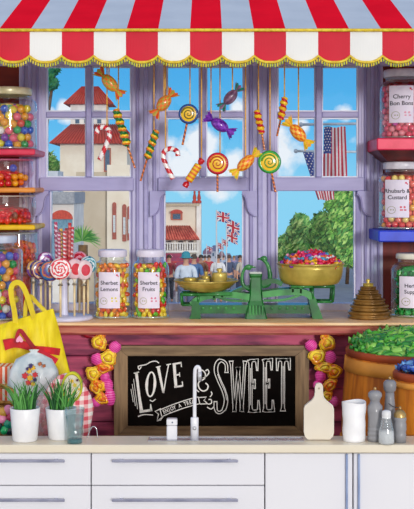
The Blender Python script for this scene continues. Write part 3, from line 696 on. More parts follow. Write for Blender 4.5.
# candy canes
HD = 4.95
def cane(lb, pts, sx, sy):
    P = smooth_path([W(x, y, HD) for x, y in pts], 8)
    r = thing('candy_cane', lb, 'candy cane', sum(P, Vector())/len(P), STRUNG)
    helix_stick(MB(), P, .0105, 18, [0, 0, 1, 1], 6.0).build('cane', [C_WH, C_RE], r)
    string(MB(), sx, sy).build('string', TWINE, r)
cane('red and white candy cane hanging over the tower roof', [(96.5, 134), (98, 129), (103, 127), (108, 129), (109.5, 134), (108, 141), (104, 150), (99.5, 160)], 107, 128)
cane('red and white candy cane with hook to the right in the middle window', [(178, 156), (177, 151.5), (173, 149), (168, 149), (164, 152), (163.5, 158), (166, 165), (170, 173), (173, 179)], 165.5, 151)
# ridged twist lollies
def twist(lb, p0, p1, p2, sx, cols, ms, r0=.0125, turns=4.5):
    a, c, e = W(*p0, HD), W(*p1, HD), W(*p2, HD)
    r = thing('twist_lollipop', lb, 'lollipop', (a+c)/2, STRUNG)
    r0 *= 1.18; N_ = 44; P = lerp_pts(a, c, N_); rad = [r0*(1+.17*cos(TAU*turns*i/N_*1.0)) if 1 < i < N_-1 else r0*.6 for i in range(N_+1)]
    n = 16; nc = len(cols)
    MB().tube(P, rad, n, mf=lambda i, k: cols[int(((k/n)+turns*i/N_)*nc) % nc], up=(0, 1, 0)).build('candy', ms, r)
    helix_stick(MB(), lerp_pts(c, e, 24), .0042, 12, [0, 1], 5).build('stick', [C_OR, mat('#8a4a1c', rough=.4)], r)
    string(MB(), sx, p0[1]+1).build('string', TWINE, r)
twist('green, yellow and orange ridged twist lolly at the right pane of the left window', (115.5, 109), (127.5, 146), (135, 168), 118.5, [0, 0, 1, 2], [C_DG, C_YE, C_OR], .0145, 5.5)
twist('green, yellow and orange twist lolly leaning left before the post', (156.5, 130), (147, 159), (140.5, 181), 154, [0, 0, 1, 2], [C_DG, C_YE, C_OR], .0135, 4.5)
twist('red and yellow twist lolly before the post right of the middle window', (256.5, 110), (262, 134), (264.5, 150), 258.5, [0, 0, 1, 1], [C_RE, C_YE], .0125, 4)
twist('red and yellow twist lolly hanging highest, at the right window', (285, 97), (280.5, 120), (277, 136), 284.5, [0, 0, 1, 1], [C_RE, C_YE], .0125, 4)
# spiral lollipops
HD = 4.9
def lolly(lb, c, rp, stick0, stick1, sx, rim, face, swirl):
    C_ = W(*c, HD); R = S(rp+.9, HD)
    r = thing('spiral_lollipop', lb, 'lollipop', C_, STRUNG)
    rx = Matrix.Rotation(PI/2, 3, 'X')
    MB().lathe([(1e-4, .012), (R*.7, .0115), (R*.76, .0105)], C_, 32, rot=rx).build('face', face, r)
    MB().lathe([(R*.76, .0105), (R*.8, .013), (R*.95, .009), (R, 0), (R*.95, -.009), (R*.7, -.012), (1e-4, -.012)], C_, 32, rot=rx).build('rim', rim, r)
    P = [C_+Vector((R*.68*t*cos(t*TAU*2.4+.5), -.0125, R*.68*t*sin(t*TAU*2.4+.5))) for t in [.06+.94*i/60 for i in range(61)]]
    MB().tube(P, [.0012+.0022*i/60 for i in range(61)], 6, up=(0, 1, 0)).build('spiral', swirl, r)
    helix_stick(MB(), lerp_pts(W(*stick0, HD), W(*stick1, HD), 24), .0045, 12, [0, 1], 5).build('stick', [C_OR, mat('#7a2c1c', rough=.4)], r)
    string(MB(), sx, c[1]-rp+.5).build('string', TWINE, r)
C_BL = mat('#24509c', '#173a7c', rough=.3, coat=.3); C_SW = mat('#8a7a1c', '#6a6410', rough=.3); C_SR = mat('#c83c18', rough=.3)
lolly('yellow spiral lollipop with a blue rim in the middle window', (188.5, 114), 9.2, (187, 123), (182.5, 145), 190, C_BL, C_YE, C_SW)
HD = 4.95
lolly('yellow and red spiral lollipop with a red rim low in the middle window', (217.5, 163.5), 10.2, (217.5, 174), (217.5, 192), 220, C_RE, C_YE, C_SR)
HD = 4.9
lolly('yellow spiral lollipop with a green rim before the right post', (269.5, 162), 10.8, (271.5, 172), (275.5, 192), 270, C_GR, C_YE, mat('#4c9a1c', rough=.3))
for px, e in ((192.5, 128), (123, 92)):
    pass

# ============================================================ JARS
def rnd_rot(): return Euler((random.uniform(0, TAU), random.uniform(0, TAU), random.uniform(0, TAU)))
def proto_sweet(name, color, r, kind):
    b = MB()
    if kind == 'ball': b.ball((0, 0, 0), r, n=16, m=10)
    elif kind == 'lemon': b.tube(lerp_pts((-r*1.35, 0, 0), (r*1.35, 0, 0), 8), [r*math.sqrt(max(.03, 1-(i/4-1)**2))*.92 for i in range(9)], 12, sx=.8)
    elif kind == 'cube':
        b.box(-r, r, -r*.8, r*.8, -r*.75, r*.75, 0, r*.35)
    elif kind == 'drop': b.ball((0, 0, 0), r, sx=1.15, sy=.9, sz=.8, n=12, m=8)
    me = b.build(name, mat(color, rough=.18, coat=.6, spec=.6))
    m = me.data; bpy.data.objects.remove(me); return m
def add_sweet(name, me, loc, rot, label, cat, group):
    o = bpy.data.objects.new(name, me); COL.objects.link(o); o.location = loc; o.rotation_euler = rot
    return tag(o, label, cat, group)
def fill(name, cat, protos, c, R, z0, z1, sp, group, aspect=1.0, a_lo=-2.9, a_hi=-.24, jit=.12, rings=1, fz=lambda z: 1.0, vs=.86, weights=None, keep=None):
    """rows of sweets laid just inside the glass; protos = [(mesh, label)]"""
    n = 0; z = z0+sp*.5; row = 0
    while z <= z1-sp*.4:
        Rr = R*fz(z)
        for ring in range(rings):
            rr = Rr-sp*.5-ring*sp*.86
            if rr < sp*.3: break
            m = int(TAU*rr/(sp*1.02)); off = (row % 2)*.5+ring*.3
            for k in range(m):
                a = TAU*(k+off)/m-PI
                if not (a_lo <= a <= a_hi): continue
                x = c[0]+rr*cos(a)+random.uniform(-1, 1)*sp*jit*.3; y = c[1]+rr*sin(a)
                zz = z+random.uniform(-1, 1)*sp*jit
                if keep and not keep(x, y, zz): continue
                me, lb = random.choices(protos, weights)[0]
                add_sweet(name, me, (x, y, zz), rnd_rot(), lb, cat, group); n += 1
        z += sp*vs; row += 1
    return n
def core(name, lb, c, R, z0, z1, m, cat='sweets', sx=1):
    b = MB(); seg = 28; rows = 12; pr = [(1e-4, z0)]
    vs = []; 
    pr = [(1e-4, z0), (R*.97, z0+.002)]+[(R, z0+(z1-z0)*i/rows) for i in range(1, rows)]+[(R*.8, z1), (1e-4, z1+R*.12)]
    b.lathe(pr, (c[0], c[1], 0), seg, 0)
    for v in b.v:
        d = Vector((v.x-c[0], v.y-c[1], 0)); q = R*.05*sin(v.z*190+3*sin(d.x*150))*sin(d.x*170+d.y*90)
        if d.length > 1e-4: v += d.normalized()*q
    o = b.build(name, m, None, (c[0], c[1], z0))
    return tag(o, lb, cat, None, 'stuff')
def jar(lb, c, z0, z1, R, lid_h, lid_r, lidm, label=None, shoulder=.16, glassm=None, waist=.985, name='sweet_jar', cat='jar', group=None):
    H = z1-z0-lid_h
    r = thing(name, lb, cat, (c[0], c[1], z0), group)
    sh = H*shoulder; rl = lid_r*.94
    pr = [(1e-4, z0+.004), (R*.8, z0+.003), (R*.93, z0+.001), (R*.99, z0+.012), (R, z0+.03)]+[(R*waist, z0+H*.5)]+[(R, z0+H-sh*1.5)]
    pr += [(rl+(R-rl)*cos(t), z0+H-sh*1.5+sh*sin(t)) for t in (.4, .8, 1.15, 1.4)]+[(rl*.99, z0+H-sh*.42), (rl*.93, z0+H-sh*.36), (rl*.96, z0+H-sh*.2), (rl*.93, z0+H-.001)]
    MB().lathe(pr, (c[0], c[1], 0), 48).build('glass_body', glassm or JAR, r)
    zl = z0+H
    lp = [(lid_r*.97, zl-.0015), (lid_r, zl+.002), (lid_r, zl+lid_h*.72), (lid_r*.97, zl+lid_h*.93), (lid_r*.9, zl+lid_h), (1e-4, zl+lid_h)]
    MB().lathe(lp, (c[0], c[1], 0), 64).build('lid', lidm, r)
    # rim of the foot, a thick bright ring of glass
    MB().lathe([(R*.86, z0+.0005), (R*1.003, z0+.004), (R*1.004, z0+.009), (R*.985, z0+.011)], (c[0], c[1], 0), 40).build('base_ring', glass('#eafcf4', .35, .5, .05, .15, '#dff6ea'), r)
    if label:
        cxl, w_, zb_, zt_, l1, l2, tsz, ac = label           # centre offset x, width, z range, text lines
        Rl = R+.0012; b = MB(); n = 14
        ax = lambda x: math.asin(max(-1, min(1, x/Rl)))
        a0, a1 = ax(cxl-w_/2), ax(cxl+w_/2)
        vs = []; 
        for rr in (Rl, Rl+.0006):
            for i in range(n+1):
                a = a0+(a1-a0)*i/n
                vs += [(c[0]+rr*sin(a), c[1]-rr*cos(a), zb_), (c[0]+rr*sin(a), c[1]-rr*cos(a), zt_)]
        fs = []; o2 = 2*(n+1)
        for i in range(n):
            fs += [(o2+2*i, o2+2*i+2, o2+2*i+3, o2+2*i+1), (2*i+1, 2*i+3, 2*i+2, 2*i), (2*i, 2*i+2, o2+2*i+2, o2+2*i), (2*i+1, o2+2*i+1, o2+2*i+3, 2*i+3)]
        lab = b.add(vs, fs).build('paper_label', PAPER, r)
        def bend(vs2, dx, dz, lift):
            out = []
            for v in vs2:
                a = ax(cxl+dx+v[0]); q = Rl+.0006+lift; out.append((c[0]+q*sin(a), c[1]-q*cos(a), dz+v[1]))
            return out
        zc = zt_-(zt_-zb_)*.30
        b = MB()
        for k, t in enumerate((l1, l2)):
            v, f = text_geo(t, tsz, offset=tsz*.012); b.add(bend(v, 0, zc-k*tsz*1.15, .0008), f)
        b.build('lettering', INK, lab)
        # small badge, flower and pink bar printed at the foot
        def disc(dx, dz, r0, r1, n=16): 
            return [(dx+r0*cos(TAU*k/n), dz+r0*sin(TAU*k/n)) for k in range(n)], [(dx+r1*cos(TAU*k/n), dz+r1*sin(TAU*k/n)) for k in range(n)]
        b = MB(); hz = zb_+(zt_-zb_)*.20
        i1, i2 = disc(-w_*.25, 0, w_*.15, w_*.17, 18)
        b.add(bend(i1+i2, 0, hz, .0008), [(k, 18+k, 18+(k+1) % 18, (k+1) % 18) for k in range(18)], 0)
        for q in (-.3, -.2): b.add(bend([(w_*q, -.002), (w_*(q+.05), -.002), (w_*(q+.05), .003), (w_*q, .003)], 0, hz, .0008), [(0, 1, 2, 3)], 0)
        b.add(bend([(w_*.1, -.003), (w_*.38, -.003), (w_*.38, .003), (w_*.1, .003)], 0, hz-(.0), .0008), [(0, 1, 2, 3)], 1)
        for q in (.14, .3):
            i1, _ = disc(w_*q, .012, w_*.05, w_*.05, 8); b.add(bend(i1, 0, hz, .0008), [tuple(range(8))], 1)
        b.build('printed_badge', [mat('#a8a87c'), mat(ac)], lab)
        for q1, q2, q3 in ((.36, .76, .05), (.42, .73, .035)):
            i1, _ = disc(w_*q1, (zt_-zb_)*q2, w_*q3, 0, 5); MB().add(bend(i1, 0, zb_+(zt_-zb_)*.16, .0008), [tuple(range(5))]).build('printed_heart', mat('#d83a5c'), lab)
    return r
def pm(col, r, kind, nm='sweet'): return proto_sweet(nm, col, r, kind)

# --- sherbet lemons and sherbet fruits on the sill
LIDW = mat('#e6e2f2', '#d9d4e8', rough=.35)
d = 5.0
for (pc, lb, l1, l2, ac, grp) in ((112.6, 'glass jar of yellow and orange sweets labelled Sherbet Lemons', 'Sherbet', 'Lemons', '#e8d84a', 'L'), (150.6, 'glass jar of red, green and yellow sweets labelled Sherbet Fruits', 'Sherbet', 'Fruits', '#e07a98', 'F')):
    c = (X(pc, d), d); z1 = Z(249.5, d)
    jar(lb, c, SILLZ+.0005, z1, S(18.6, d), .028, S(14.4, d), LIDW, (X(pc-2.0, d)-c[0] if grp == 'L' else X(pc-1.0, d)-c[0], S(21, d), Z(307, d)+.002, Z(271, d), l1, l2, .0225, ac))
    R = S(18.6, d)-.003; zt = Z(264, d)
    rr = .0118
    if grp == 'L':
        pr = [(pm('#fbc81e', rr, 'lemon'), 'yellow sherbet lemon sweet in the Sherbet Lemons jar'), (pm('#f88a14', rr, 'lemon'), 'orange tinted sweet in the Sherbet Lemons jar'), (pm('#f4e04a', rr, 'lemon'), 'pale lemon sweet in the Sherbet Lemons jar'), (pm('#e8561a', rr, 'lemon'), 'deep orange sweet in the Sherbet Lemons jar')]
        fill('sherbet_lemon', 'sweet', pr, c, R, SILLZ+.006, zt+.006, .0235, 'sweets in the Sherbet Lemons jar', weights=[5, 3, 3, 1.6])
        core('heap_of_sweets', 'mass of yellow and orange sweets filling the middle of the Sherbet Lemons jar', c, R-.026, SILLZ+.006, zt, vor(['#f8c020', '#f08a18', '#f4d840', '#d85a14'], 70))
    else:
        pr = [(pm('#e2241c', rr, 'lemon'), 'red sweet in the Sherbet Fruits jar'), (pm('#58c022', rr, 'lemon'), 'lime green sweet in the Sherbet Fruits jar'), (pm('#f8d628', rr, 'lemon'), 'yellow sweet in the Sherbet Fruits jar'), (pm('#f47e1c', rr, 'lemon'), 'orange sweet in the Sherbet Fruits jar')]
        fill('sherbet_fruit', 'sweet', pr, c, R, SILLZ+.006, zt+.006, .0235, 'sweets in the Sherbet Fruits jar', weights=[4, 3, 3, 2.5])
        core('heap_of_sweets', 'mass of red, green and yellow sweets filling the middle of the Sherbet Fruits jar', c, R-.026, SILLZ+.006, zt, vor(['#e2301c', '#58b822', '#f4d028', '#f08a1c'], 70))
# --- right hand jars
d = 5.16
ZS = Z(138, SD); c = (X(403.5, d), d)
R = S(24.5, d)
jar('tall glass jar of pink sweets labelled Cherry Bon Bons on the red shelf', c, ZS+.0005, Z(70, d), R, .032, S(20, d), mat('#e8e4ea', '#c6c0cc', rough=.3),
    (X(398, d)-c[0], S(23, d), Z(124, d), Z(87.5, d), 'Cherry', 'Bon Bons', .0245, '#e8a0b8'))
pr = [(pm('#fb6480', .0142, 'ball'), 'pink cherry bon bon in the Cherry Bon Bons jar'), (pm('#ff98a4', .0142, 'ball'), 'pale pink bon bon in the Cherry Bon Bons jar'), (pm('#e84060', .0142, 'ball'), 'dark cherry bon bon in the Cherry Bon Bons jar'), (pm('#d85ab8', .0135, 'ball'), 'violet-pink bon bon in the Cherry Bon Bons jar')]
fill('bon_bon', 'sweet', pr, c, R-.003, ZS+.006, Z(85, d), .0285, 'bon bons in the Cherry Bon Bons jar', weights=[5, 4, 3, .8])
core('heap_of_sweets', 'mass of pink bon bons in the middle of the Cherry Bon Bons jar', c, R-.03, ZS+.006, Z(86, d), vor(['#e84468', '#f07488', '#d0284c'], 60))
ZS = Z(230.5, SD)
c = (X(402, d), d); R = S(24, d)
jar('glass jar of pink and orange sweets labelled Rhubarb & Custard on the blue shelf', c, ZS+.0005, Z(162, d), R, .03, S(19, d), mat('#e2dee6', '#b9b4c0', rough=.3),
    (X(394, d)-c[0], S(22, d), Z(217, d), Z(180, d), 'Rhubarb &', 'Custard', .0235, '#e05a70'))
pr = [(pm('#fc7260', .0142, 'ball'), 'coral sweet in the Rhubarb & Custard jar'), (pm('#fdb440', .0142, 'ball'), 'orange-yellow sweet in the Rhubarb & Custard jar'), (pm('#f4504c', .0142, 'ball'), 'red sweet in the Rhubarb & Custard jar'), (pm('#ffe080', .0142, 'ball'), 'custard yellow sweet in the Rhubarb & Custard jar')]
fill('boiled_sweet', 'sweet', pr, c, R-.003, ZS+.006, Z(175, d), .0285, 'sweets in the Rhubarb & Custard jar', weights=[5, 3.5, 3, 1.5])
core('heap_of_sweets', 'mass of coral and orange sweets in the middle of the Rhubarb & Custard jar', c, R-.03, ZS+.006, Z(176, d), vor(['#f0604c', '#f4a030', '#e43c3c'], 60))
d = 5.06; c = (X(413, d), d); R = S(22, d)
jar('glass jar of green sweets with an Herbal label on the sill beside the brass weights', c, SILLZ+.0005, Z(253, d), R, .022, S(17, d), mat('#ece8d8', '#d4cfc0', rough=.35),
    (X(408.5, d)-c[0], S(23, d), Z(306, d), Z(275, d), 'Herbal', 'Supper', .022, '#d86a7c'), glassm=glass('#eefcf0', .06, .5))
pr = [(pm('#12a04c', .0125, 'cube'), 'green sweet in the Herbal jar'), (pm('#3cc474', .0125, 'cube'), 'light green sweet in the Herbal jar'), (pm('#0c7a3c', .0125, 'cube'), 'dark green sweet in the Herbal jar')]
fill('herbal_sweet', 'sweet', pr, c, R-.004, SILLZ+.006, Z(266, d), .027, 'green sweets in the Herbal jar')
core('heap_of_sweets', 'mass of green sweets in the middle of the Herbal jar', c, R-.032, SILLZ+.006, Z(267, d), vor(['#12a04c', '#34b868', '#0c7438'], 60))
# --- gumball jars
GUMC = [('#f4a41c', 'orange', 6), ('#f0d424', 'yellow', 3), ('#2456c8', 'blue', 4), ('#18a050', 'green', 4), ('#f4607a', 'pink', 4), ('#f6f0ea', 'white', 2), ('#7a2a9c', 'purple', 2), ('#e83c20', 'red-orange', 2)]
d = 5.14; ZS = Z(149, SD); c = (X(8.5, d), d); R = S(28.5, d)
LIDG = mat('#ece4c0', '#cfc294', rough=.3, metal=.15)
jar('big glass jar of mixed gumballs with a gold lid on the upper left shelf', c, ZS+.0005, Z(88, d), R, .03, S(23.5, d), LIDG, shoulder=.13)
gum = [pm(a, .0172, 'ball') for a, _, _ in GUMC]
fill('gumball', 'gumball', [(g, 'glossy %s gumball in the gold-lidded jar on the upper left shelf' % q[1]) for g, q in zip(gum, GUMC)], c, R-.003, ZS+.004, Z(102.5, d), .0345, 'gumballs in the upper left jar', weights=[q[2] for q in GUMC])
core('heap_of_gumballs', 'mass of gumballs in the middle of the gold-lidded jar', c, R-.036, ZS+.004, Z(105, d), vor(['#f4a41c', '#2456c8', '#18a050', '#f4607a', '#f0d424'], 36))
d = 4.96; c = (X(-7, d), d); R = S(30, d)
jar('glass jar of mixed gumballs with a white lid on the sill behind the yellow bag', c, SILLZ+.0005, Z(235, d), R, .03, S(24, d), mat('#d4dcee', '#b4c0d8', rough=.3), shoulder=.1)
gum2 = [pm(a, .0175, 'ball') for a, _, _ in GUMC]
fill('gumball', 'gumball', [(g, 'glossy %s gumball in the white-lidded jar behind the yellow bag' % q[1]) for g, q in zip(gum2, GUMC)], c, R-.003, SILLZ+.004, Z(250, d), .035, 'gumballs in the jar behind the yellow bag', a_lo=-1.9, weights=[q[2] for q in GUMC])
core('heap_of_gumballs', 'mass of gumballs in the middle of the white-lidded jar', c, R-.04, SILLZ+.004, Z(251, d), vor(['#f4a41c', '#2456c8', '#18a050', '#f4607a', '#f0d424'], 34))
# --- bowls on the left shelves
def bowl(lb, c, z0, z1, R, gm, rimm, squat=.72):
    r = thing('glass_bowl', lb, 'bowl', (c[0], c[1], z0)); H = z1-z0
    pr = [(1e-4, z0+.004), (R*squat*.9, z0+.002), (R*squat, z0+.006)]+[(R*(squat+(1-squat)*sin(t*PI/2)), z0+.006+H*.6*t) for t in (.25, .5, .75, 1)]+[(R*.985, z0+H*.8), (R*.95, z1)]
    MB().lathe(pr, (c[0], c[1], 0), 48).build('glass_body', gm, r)
    MB().tube([(c[0]+R*.955*cos(TAU*k/48), c[1]+R*.955*sin(TAU*k/48), z1) for k in range(48)], .0035, 6, closed=True).build('rim', rimm, r)
    return r
d = 5.15; ZS = Z(187.5, SD); c = (X(6, d), d); R = S(28, d)
bowl('clear glass bowl of red sweets with pink-tinted rim on the orange shelf', c, ZS+.0005, Z(160, d), R, glass('#fdf0f4', .06, .5), glass('#f8c8dc', .2, .4, .05, .3, '#e87aa8'))
pr = [(pm('#ec2c1c', .0145, 'ball'), 'red sweet in the bowl on the orange shelf'), (pm('#f4781c', .0145, 'ball'), 'orange sweet in the bowl on the orange shelf'), (pm('#f8b41c', .0145, 'ball'), 'amber sweet in the bowl on the orange shelf'), (pm('#d81c2c', .0145, 'ball'), 'dark red sweet in the bowl on the orange shelf')]
fz = lambda z: .80+.2*min(1, max(0, (z-ZS)/.07))
fill('round_sweet', 'sweet', pr, c, R-.006, ZS+.006, Z(170, d), .029, 'sweets in the bowl on the orange shelf', fz=fz, rings=2)
core('heap_of_sweets', 'mass of red sweets in the middle of the bowl on the orange shelf', c, R-.062, ZS+.006, Z(171, d), vor(['#ec2c1c', '#f4781c', '#d81c2c'], 50))
add_sweet('round_sweet', pm('#3048c8', .0165, 'ball'), (X(13, d-.09), d-.085, Z(168.0, d-.09)), (0, 0, 0), 'single blue sweet lying on top of the red ones in the orange shelf bowl', 'sweet', None)
ZS = Z(225.5, SD); c = (X(5, d), d); R = S(31.5, d)
r = bowl('wide glass jar of red foil sweets with pale top on the yellow shelf', c, ZS+.0005, Z(196, d), R, glass('#fdf6f0', .08, .55), glass('#f4ece0', .3, .5, .05, .3, '#e8e0d4'), .85)
pr = [(pm('#e4202c', .0125, 'lemon'), 'bright red sweet in the wide jar on the yellow shelf'), (pm('#b81420', .0125, 'lemon'), 'dark red sweet in the wide jar on the yellow shelf'), (pm('#8c5a4c', .0125, 'lemon'), 'brown sweet in the wide jar on the yellow shelf')]
fill('foil_sweet', 'sweet', pr, c, R-.006, ZS+.006, Z(207, d), .0265, 'sweets in the wide jar on the yellow shelf', weights=[5, 2, 1.4], fz=lambda z: .88+.12*min(1, max(0, (z-ZS)/.07)))
core('heap_of_sweets', 'mass of red sweets in the middle of the wide jar on the yellow shelf', c, R-.034, ZS+.006, Z(207.5, d), vor(['#e4202c', '#b81420', '#a05040'], 60))
d = 5.2; c = (X(18, d), d); R = S(20.5, d)
r = bowl('tall glass jar of orange jelly sweets on the sill under the yellow shelf', c, SILLZ+.0005, Z(233, d), R, glass('#f4fbfb', .08, .55), glass('#e8f0f4', .3, .5, .05, .3, '#dde6ea'), .9)
pr = [(pm('#f0481c', .0135, 'drop'), 'orange-red jelly sweet in the tall jar under the yellow shelf'), (pm('#f4781c', .0135, 'drop'), 'orange jelly sweet in the tall jar under the yellow shelf')]
fill('jelly_sweet', 'sweet', pr, c, R-.005, Z(275, d), Z(240, d), .027, 'jelly sweets in the tall jar', a_lo=-2.2, a_hi=.1)
core('heap_of_sweets', 'mass of orange jelly sweets inside the tall jar under the yellow shelf', c, R-.034, SILLZ+.006, Z(241, d), vor(['#f0481c', '#f4781c', '#e03c14'], 50))
# ============================================================ LOLLIPOP STAND
d = 4.93; cx = X(64, d); c = (cx, d)
SW_ = mat('#dcdcf0', '#ccccE6', rough=.35)
r = thing('lollipop_stand', 'white round lollipop stand on the sill left of the sherbet jars', 'stand', (cx, d, SILLZ))
RB = S(29, d)
MB().lathe([(1e-4, SILLZ+.001), (RB*.97, SILLZ+.001), (RB, SILLZ+.008), (RB*.96, SILLZ+.016), (RB*.5, SILLZ+.02), (1e-4, SILLZ+.02)], (cx, d, 0), 48).build('base', SW_, r)
ZT = Z(284, d)
MB().lathe([(S(4.5, d), SILLZ+.02), (S(3.8, d), SILLZ+.04), (S(3.6, d), ZT)], (cx, d, 0), 24).build('post', SW_, r)
ZP = Z(263, d)
MB().lathe([(S(3.2, d), ZT), (S(3.0, d), ZP-.008), (S(11, d), ZP-.006), (S(11, d), ZP), (1e-4, ZP)], (cx, d, 0), 24).build('top_dish', SW_, r)
STK = mat('#f0dcae', '#dcc08c', rough=.5)
def stand_lolly(lb, px, py, rp, dd, cols, yaw=0, thick=.012, swirl=True, stick='#f0dcae'):
    C_ = W(px, py, dd); R = S(rp*1.1, dd)
    r = thing('swirl_lollipop', lb, 'lollipop', (C_.x, C_.y, SILLZ+.0205), 'lollipops standing in the white stand')
    rot = Matrix.Rotation(yaw, 3, 'Z') @ Matrix.Rotation(PI/2, 3, 'X')
    b = MB(); n = 40; m = 9
    pr = [(1e-4, thick)]+[(R*k/m, thick*(1-.35*(k/m)**3)) for k in range(1, m)]+[(R, 0), (R*.9, -thick*.8), (1e-4, -thick)]
    nc = len(cols)
    b.lathe(pr, C_, n, rot=rot, mf=(lambda i, k: int((i/m*1.7+k/n)*nc) % nc) if swirl else (lambda i, k: 0 if i < 5 or i > 8 else 1))
    b.build('candy', cols, r)
    MB().tube([(C_.x, C_.y, SILLZ+.021), (C_.x, C_.y, C_.z-R*.92)], .0045, 8).build('stick', STK, r)
    b = MB(); pr = [(.006, C_.z-R-.012), (.011, C_.z-R-.022), (.004, C_.z-R-.008), (.01, C_.z-R+.003)]
    b.lathe(pr, (C_.x, C_.y, 0), 12); b.build('wrapper_tie', mat('#f6efdf', '#e6dcc4', rough=.4), r)
q = lambda h, h2=None: mat(h, h2, rough=.22, coat=.5, scale=40)
mul = [q('#3c3c98'), q('#7c2c6c'), q('#c8703c'), q('#2c6ca0')]
stand_lolly('dark multicoloured swirl lollipop at the left end of the stand', 33.5, 269, 8, 4.98, [q('#7c4ca0'), q('#c88aa0'), q('#4c5cb0'), q('#d8a85c')], .9)
stand_lolly('purple and orange swirl lollipop second from left in the stand', 41, 270, 9, 4.92, [mul[1], mul[2], mul[0], q('#e8c8a0')], .4)
stand_lolly('dark blue and purple swirl lollipop just left of the red and white one', 50, 271, 9.6, 4.87, mul, .2)
stand_lolly('red and white spiral lollipop facing front in the centre of the stand', 60.5, 269, 10.2, 4.83, [q('#e02838'), q('#fbf0f0'), q('#e84858'), q('#fbf4f4')], 0)
stand_lolly('flat red lollipop with pale edge right of the red and white spiral', 74.5, 269, 9.6, 4.86, [q('#e23a48', '#cc2434'), q('#f2ccd4')], .75, swirl=False)
stand_lolly('pink-red lollipop with white edge, second from the right in the stand', 84, 270, 9.4, 4.89, [q('#e4485c', '#d23448'), q('#f6dce0')], .8, swirl=False)
stand_lolly('teal and white swirl lollipop at the right end of the stand', 88, 265, 8.2, 4.95, [q('#2c98ac'), q('#c8e8ee'), q('#1c7c94'), q('#e8f4f8')], .4)
stand_lolly('violet and white swirl lollipop at the back left of the stand', 45.5, 260, 7.5, 5.01, [q('#7c4cb0'), q('#e8dcf4'), q('#a03c8c')], .3)
stand_lolly('crimson and pink swirl lollipop at the back right of the stand', 79.5, 259.5, 7.5, 5.01, [q('#c82440'), q('#f0a0b4')], -.2)
stand_lolly('pale lilac swirl lollipop at the back of the stand behind the spiral one', 67.5, 271, 8, 4.99, [q('#b8a0d8'), q('#f0e8f8')], .2)
# tube of candy sticks
r = thing('glass_tumbler', 'clear glass tube full of striped candy sticks on top of the lollipop stand', 'tumbler', (cx, d, ZP+.0005))
RT = S(10, d)
MB().lathe([(1e-4, ZP+.002), (RT*.97, ZP+.001), (RT, ZP+.006), (RT*1.02, Z(229, d))], (cx, d, 0), 36).build('glass_body', glass('#fbfbff', .06, .5), r)
sticks = [(q('#d82430'), q('#fbeeee'), 'red and white'), (q('#c01c2c'), q('#e87868'), 'dark red and coral'), (q('#e8b828'), q('#6c4028'), 'yellow and brown'), (q('#b82c5c'), q('#f4d4e0'), 'magenta and pink')]
for i in range(15):
    if i == 0: px_, py_ = 0, 0
    elif i < 6: a = TAU*i/5+.3; px_, py_ = cos(a)*RT*.40, sin(a)*RT*.40
    else: a = TAU*i/9; px_, py_ = cos(a)*RT*.78, sin(a)*RT*.78
    a_, b_, nm = sticks[[0, 1, 0, 2, 1, 0, 3, 0, 1, 0, 0, 1, 2, 0, 3][i]]
    h = Z(226+random.uniform(-5, 6), d)
    o = helix_stick(MB(), lerp_pts((cx+px_*.93, d+py_*.93, ZP+.008), (cx+px_*1.08, d+py_*1.08, h), 40), .0072, 12, [0, 0, 1], 8).build('candy_stick', [a_, b_], None, (cx+px_, d+py_, ZP+.008))
    tag(o, '%s striped candy stick standing in the glass tube above the lollipops' % nm, 'candy stick', 'candy sticks in the glass tube')

# ============================================================ BALANCE SCALE
d = 5.0
GRN = mat('#237a34', '#0f4a20', rough=.32, coat=.3, scale=14); GRL = mat('#48a050', '#1c6430', rough=.32, coat=.3, scale=14)
r = thing('balance_scale', 'green cast-iron balance scale with two brass pans on the sill', 'scale', (X(256, d), d, SILLZ))
def P2(pts): return [(X(a, d), Z(b_, d)) for a, b_ in pts]
ZQ = lambda py: max(SILLZ+.0008, Z(py, d))
# base : long plinth with feet
b = MB()
b.prism([(x, max(z, SILLZ+.0008)) for x, z in P2([(197, 304), (313, 304), (316, 308), (316, 312.5), (196, 312.5), (196, 308)])], d-.045, d+.045)
b.build('base', GRN, r)
b = MB()
for s_ in (-1, 1):
    for k in range(15):
        px = 203+k*7.6
        if 240 < px < 270: continue
        b.ball((X(px, d), d+s_*.046, Z(307, d)), .0065, sy=.5)
b.build('beading', GRL, r)
for pts in ([(192, 299), (199, 301), (201, 318.5), (189.5, 318.5), (191.5, 313)], [(308, 299), (314, 297), (320, 312), (321.5, 318.5), (311.5, 318.5), (309.5, 308)]):
    b = MB(); pl = [(x, max(z, SILLZ+.0006)) for x, z in P2(pts)]
    b.prism(pl, d-.055, d-.02); b.build('foot', GRN, r); MB().prism(pl, d+.02, d+.055).build('foot', GRN, r)
# central column, flared
b = MB(); sec = [(318.3, 22, .062), (312, 20, .058), (306, 17.5, .05), (300, 14, .042), (294, 12.5, .04), (284, 12, .038), (277, 11.5, .036), (275, 13, .04), (273.5, 13, .04)]
vs = []; 
for py, wpx, hd in sec:
    x0, x1 = X(255.5-wpx/2, d), X(255.5+wpx/2, d); z = max(SILLZ+.0006, Z(py, d)); k = .006
    vs += [(x0+k, d-hd, z), (x1-k, d-hd, z), (x1, d-hd+k, z), (x1, d+hd-k, z), (x1-k, d+hd, z), (x0+k, d+hd, z), (x0, d+hd-k, z), (x0, d-hd+k, z)]
fs = [tuple(range(7, -1, -1)), tuple(range(len(vs)-8, len(vs)))]
for i in range(len(sec)-1):
    for k in range(8): fs.append((i*8+k, i*8+(k+1) % 8, i*8+8+(k+1) % 8, i*8+8+k))
b.add(vs, fs); b.build('column', GRN, r)
b = MB()
for k in range(5): b.box(X(248.5+k*3.1, d), X(250.5+k*3.1, d), d-.0605, d-.052, Z(314, d), Z(304, d), 0, .002)
b.build('fluting', GRL, r)
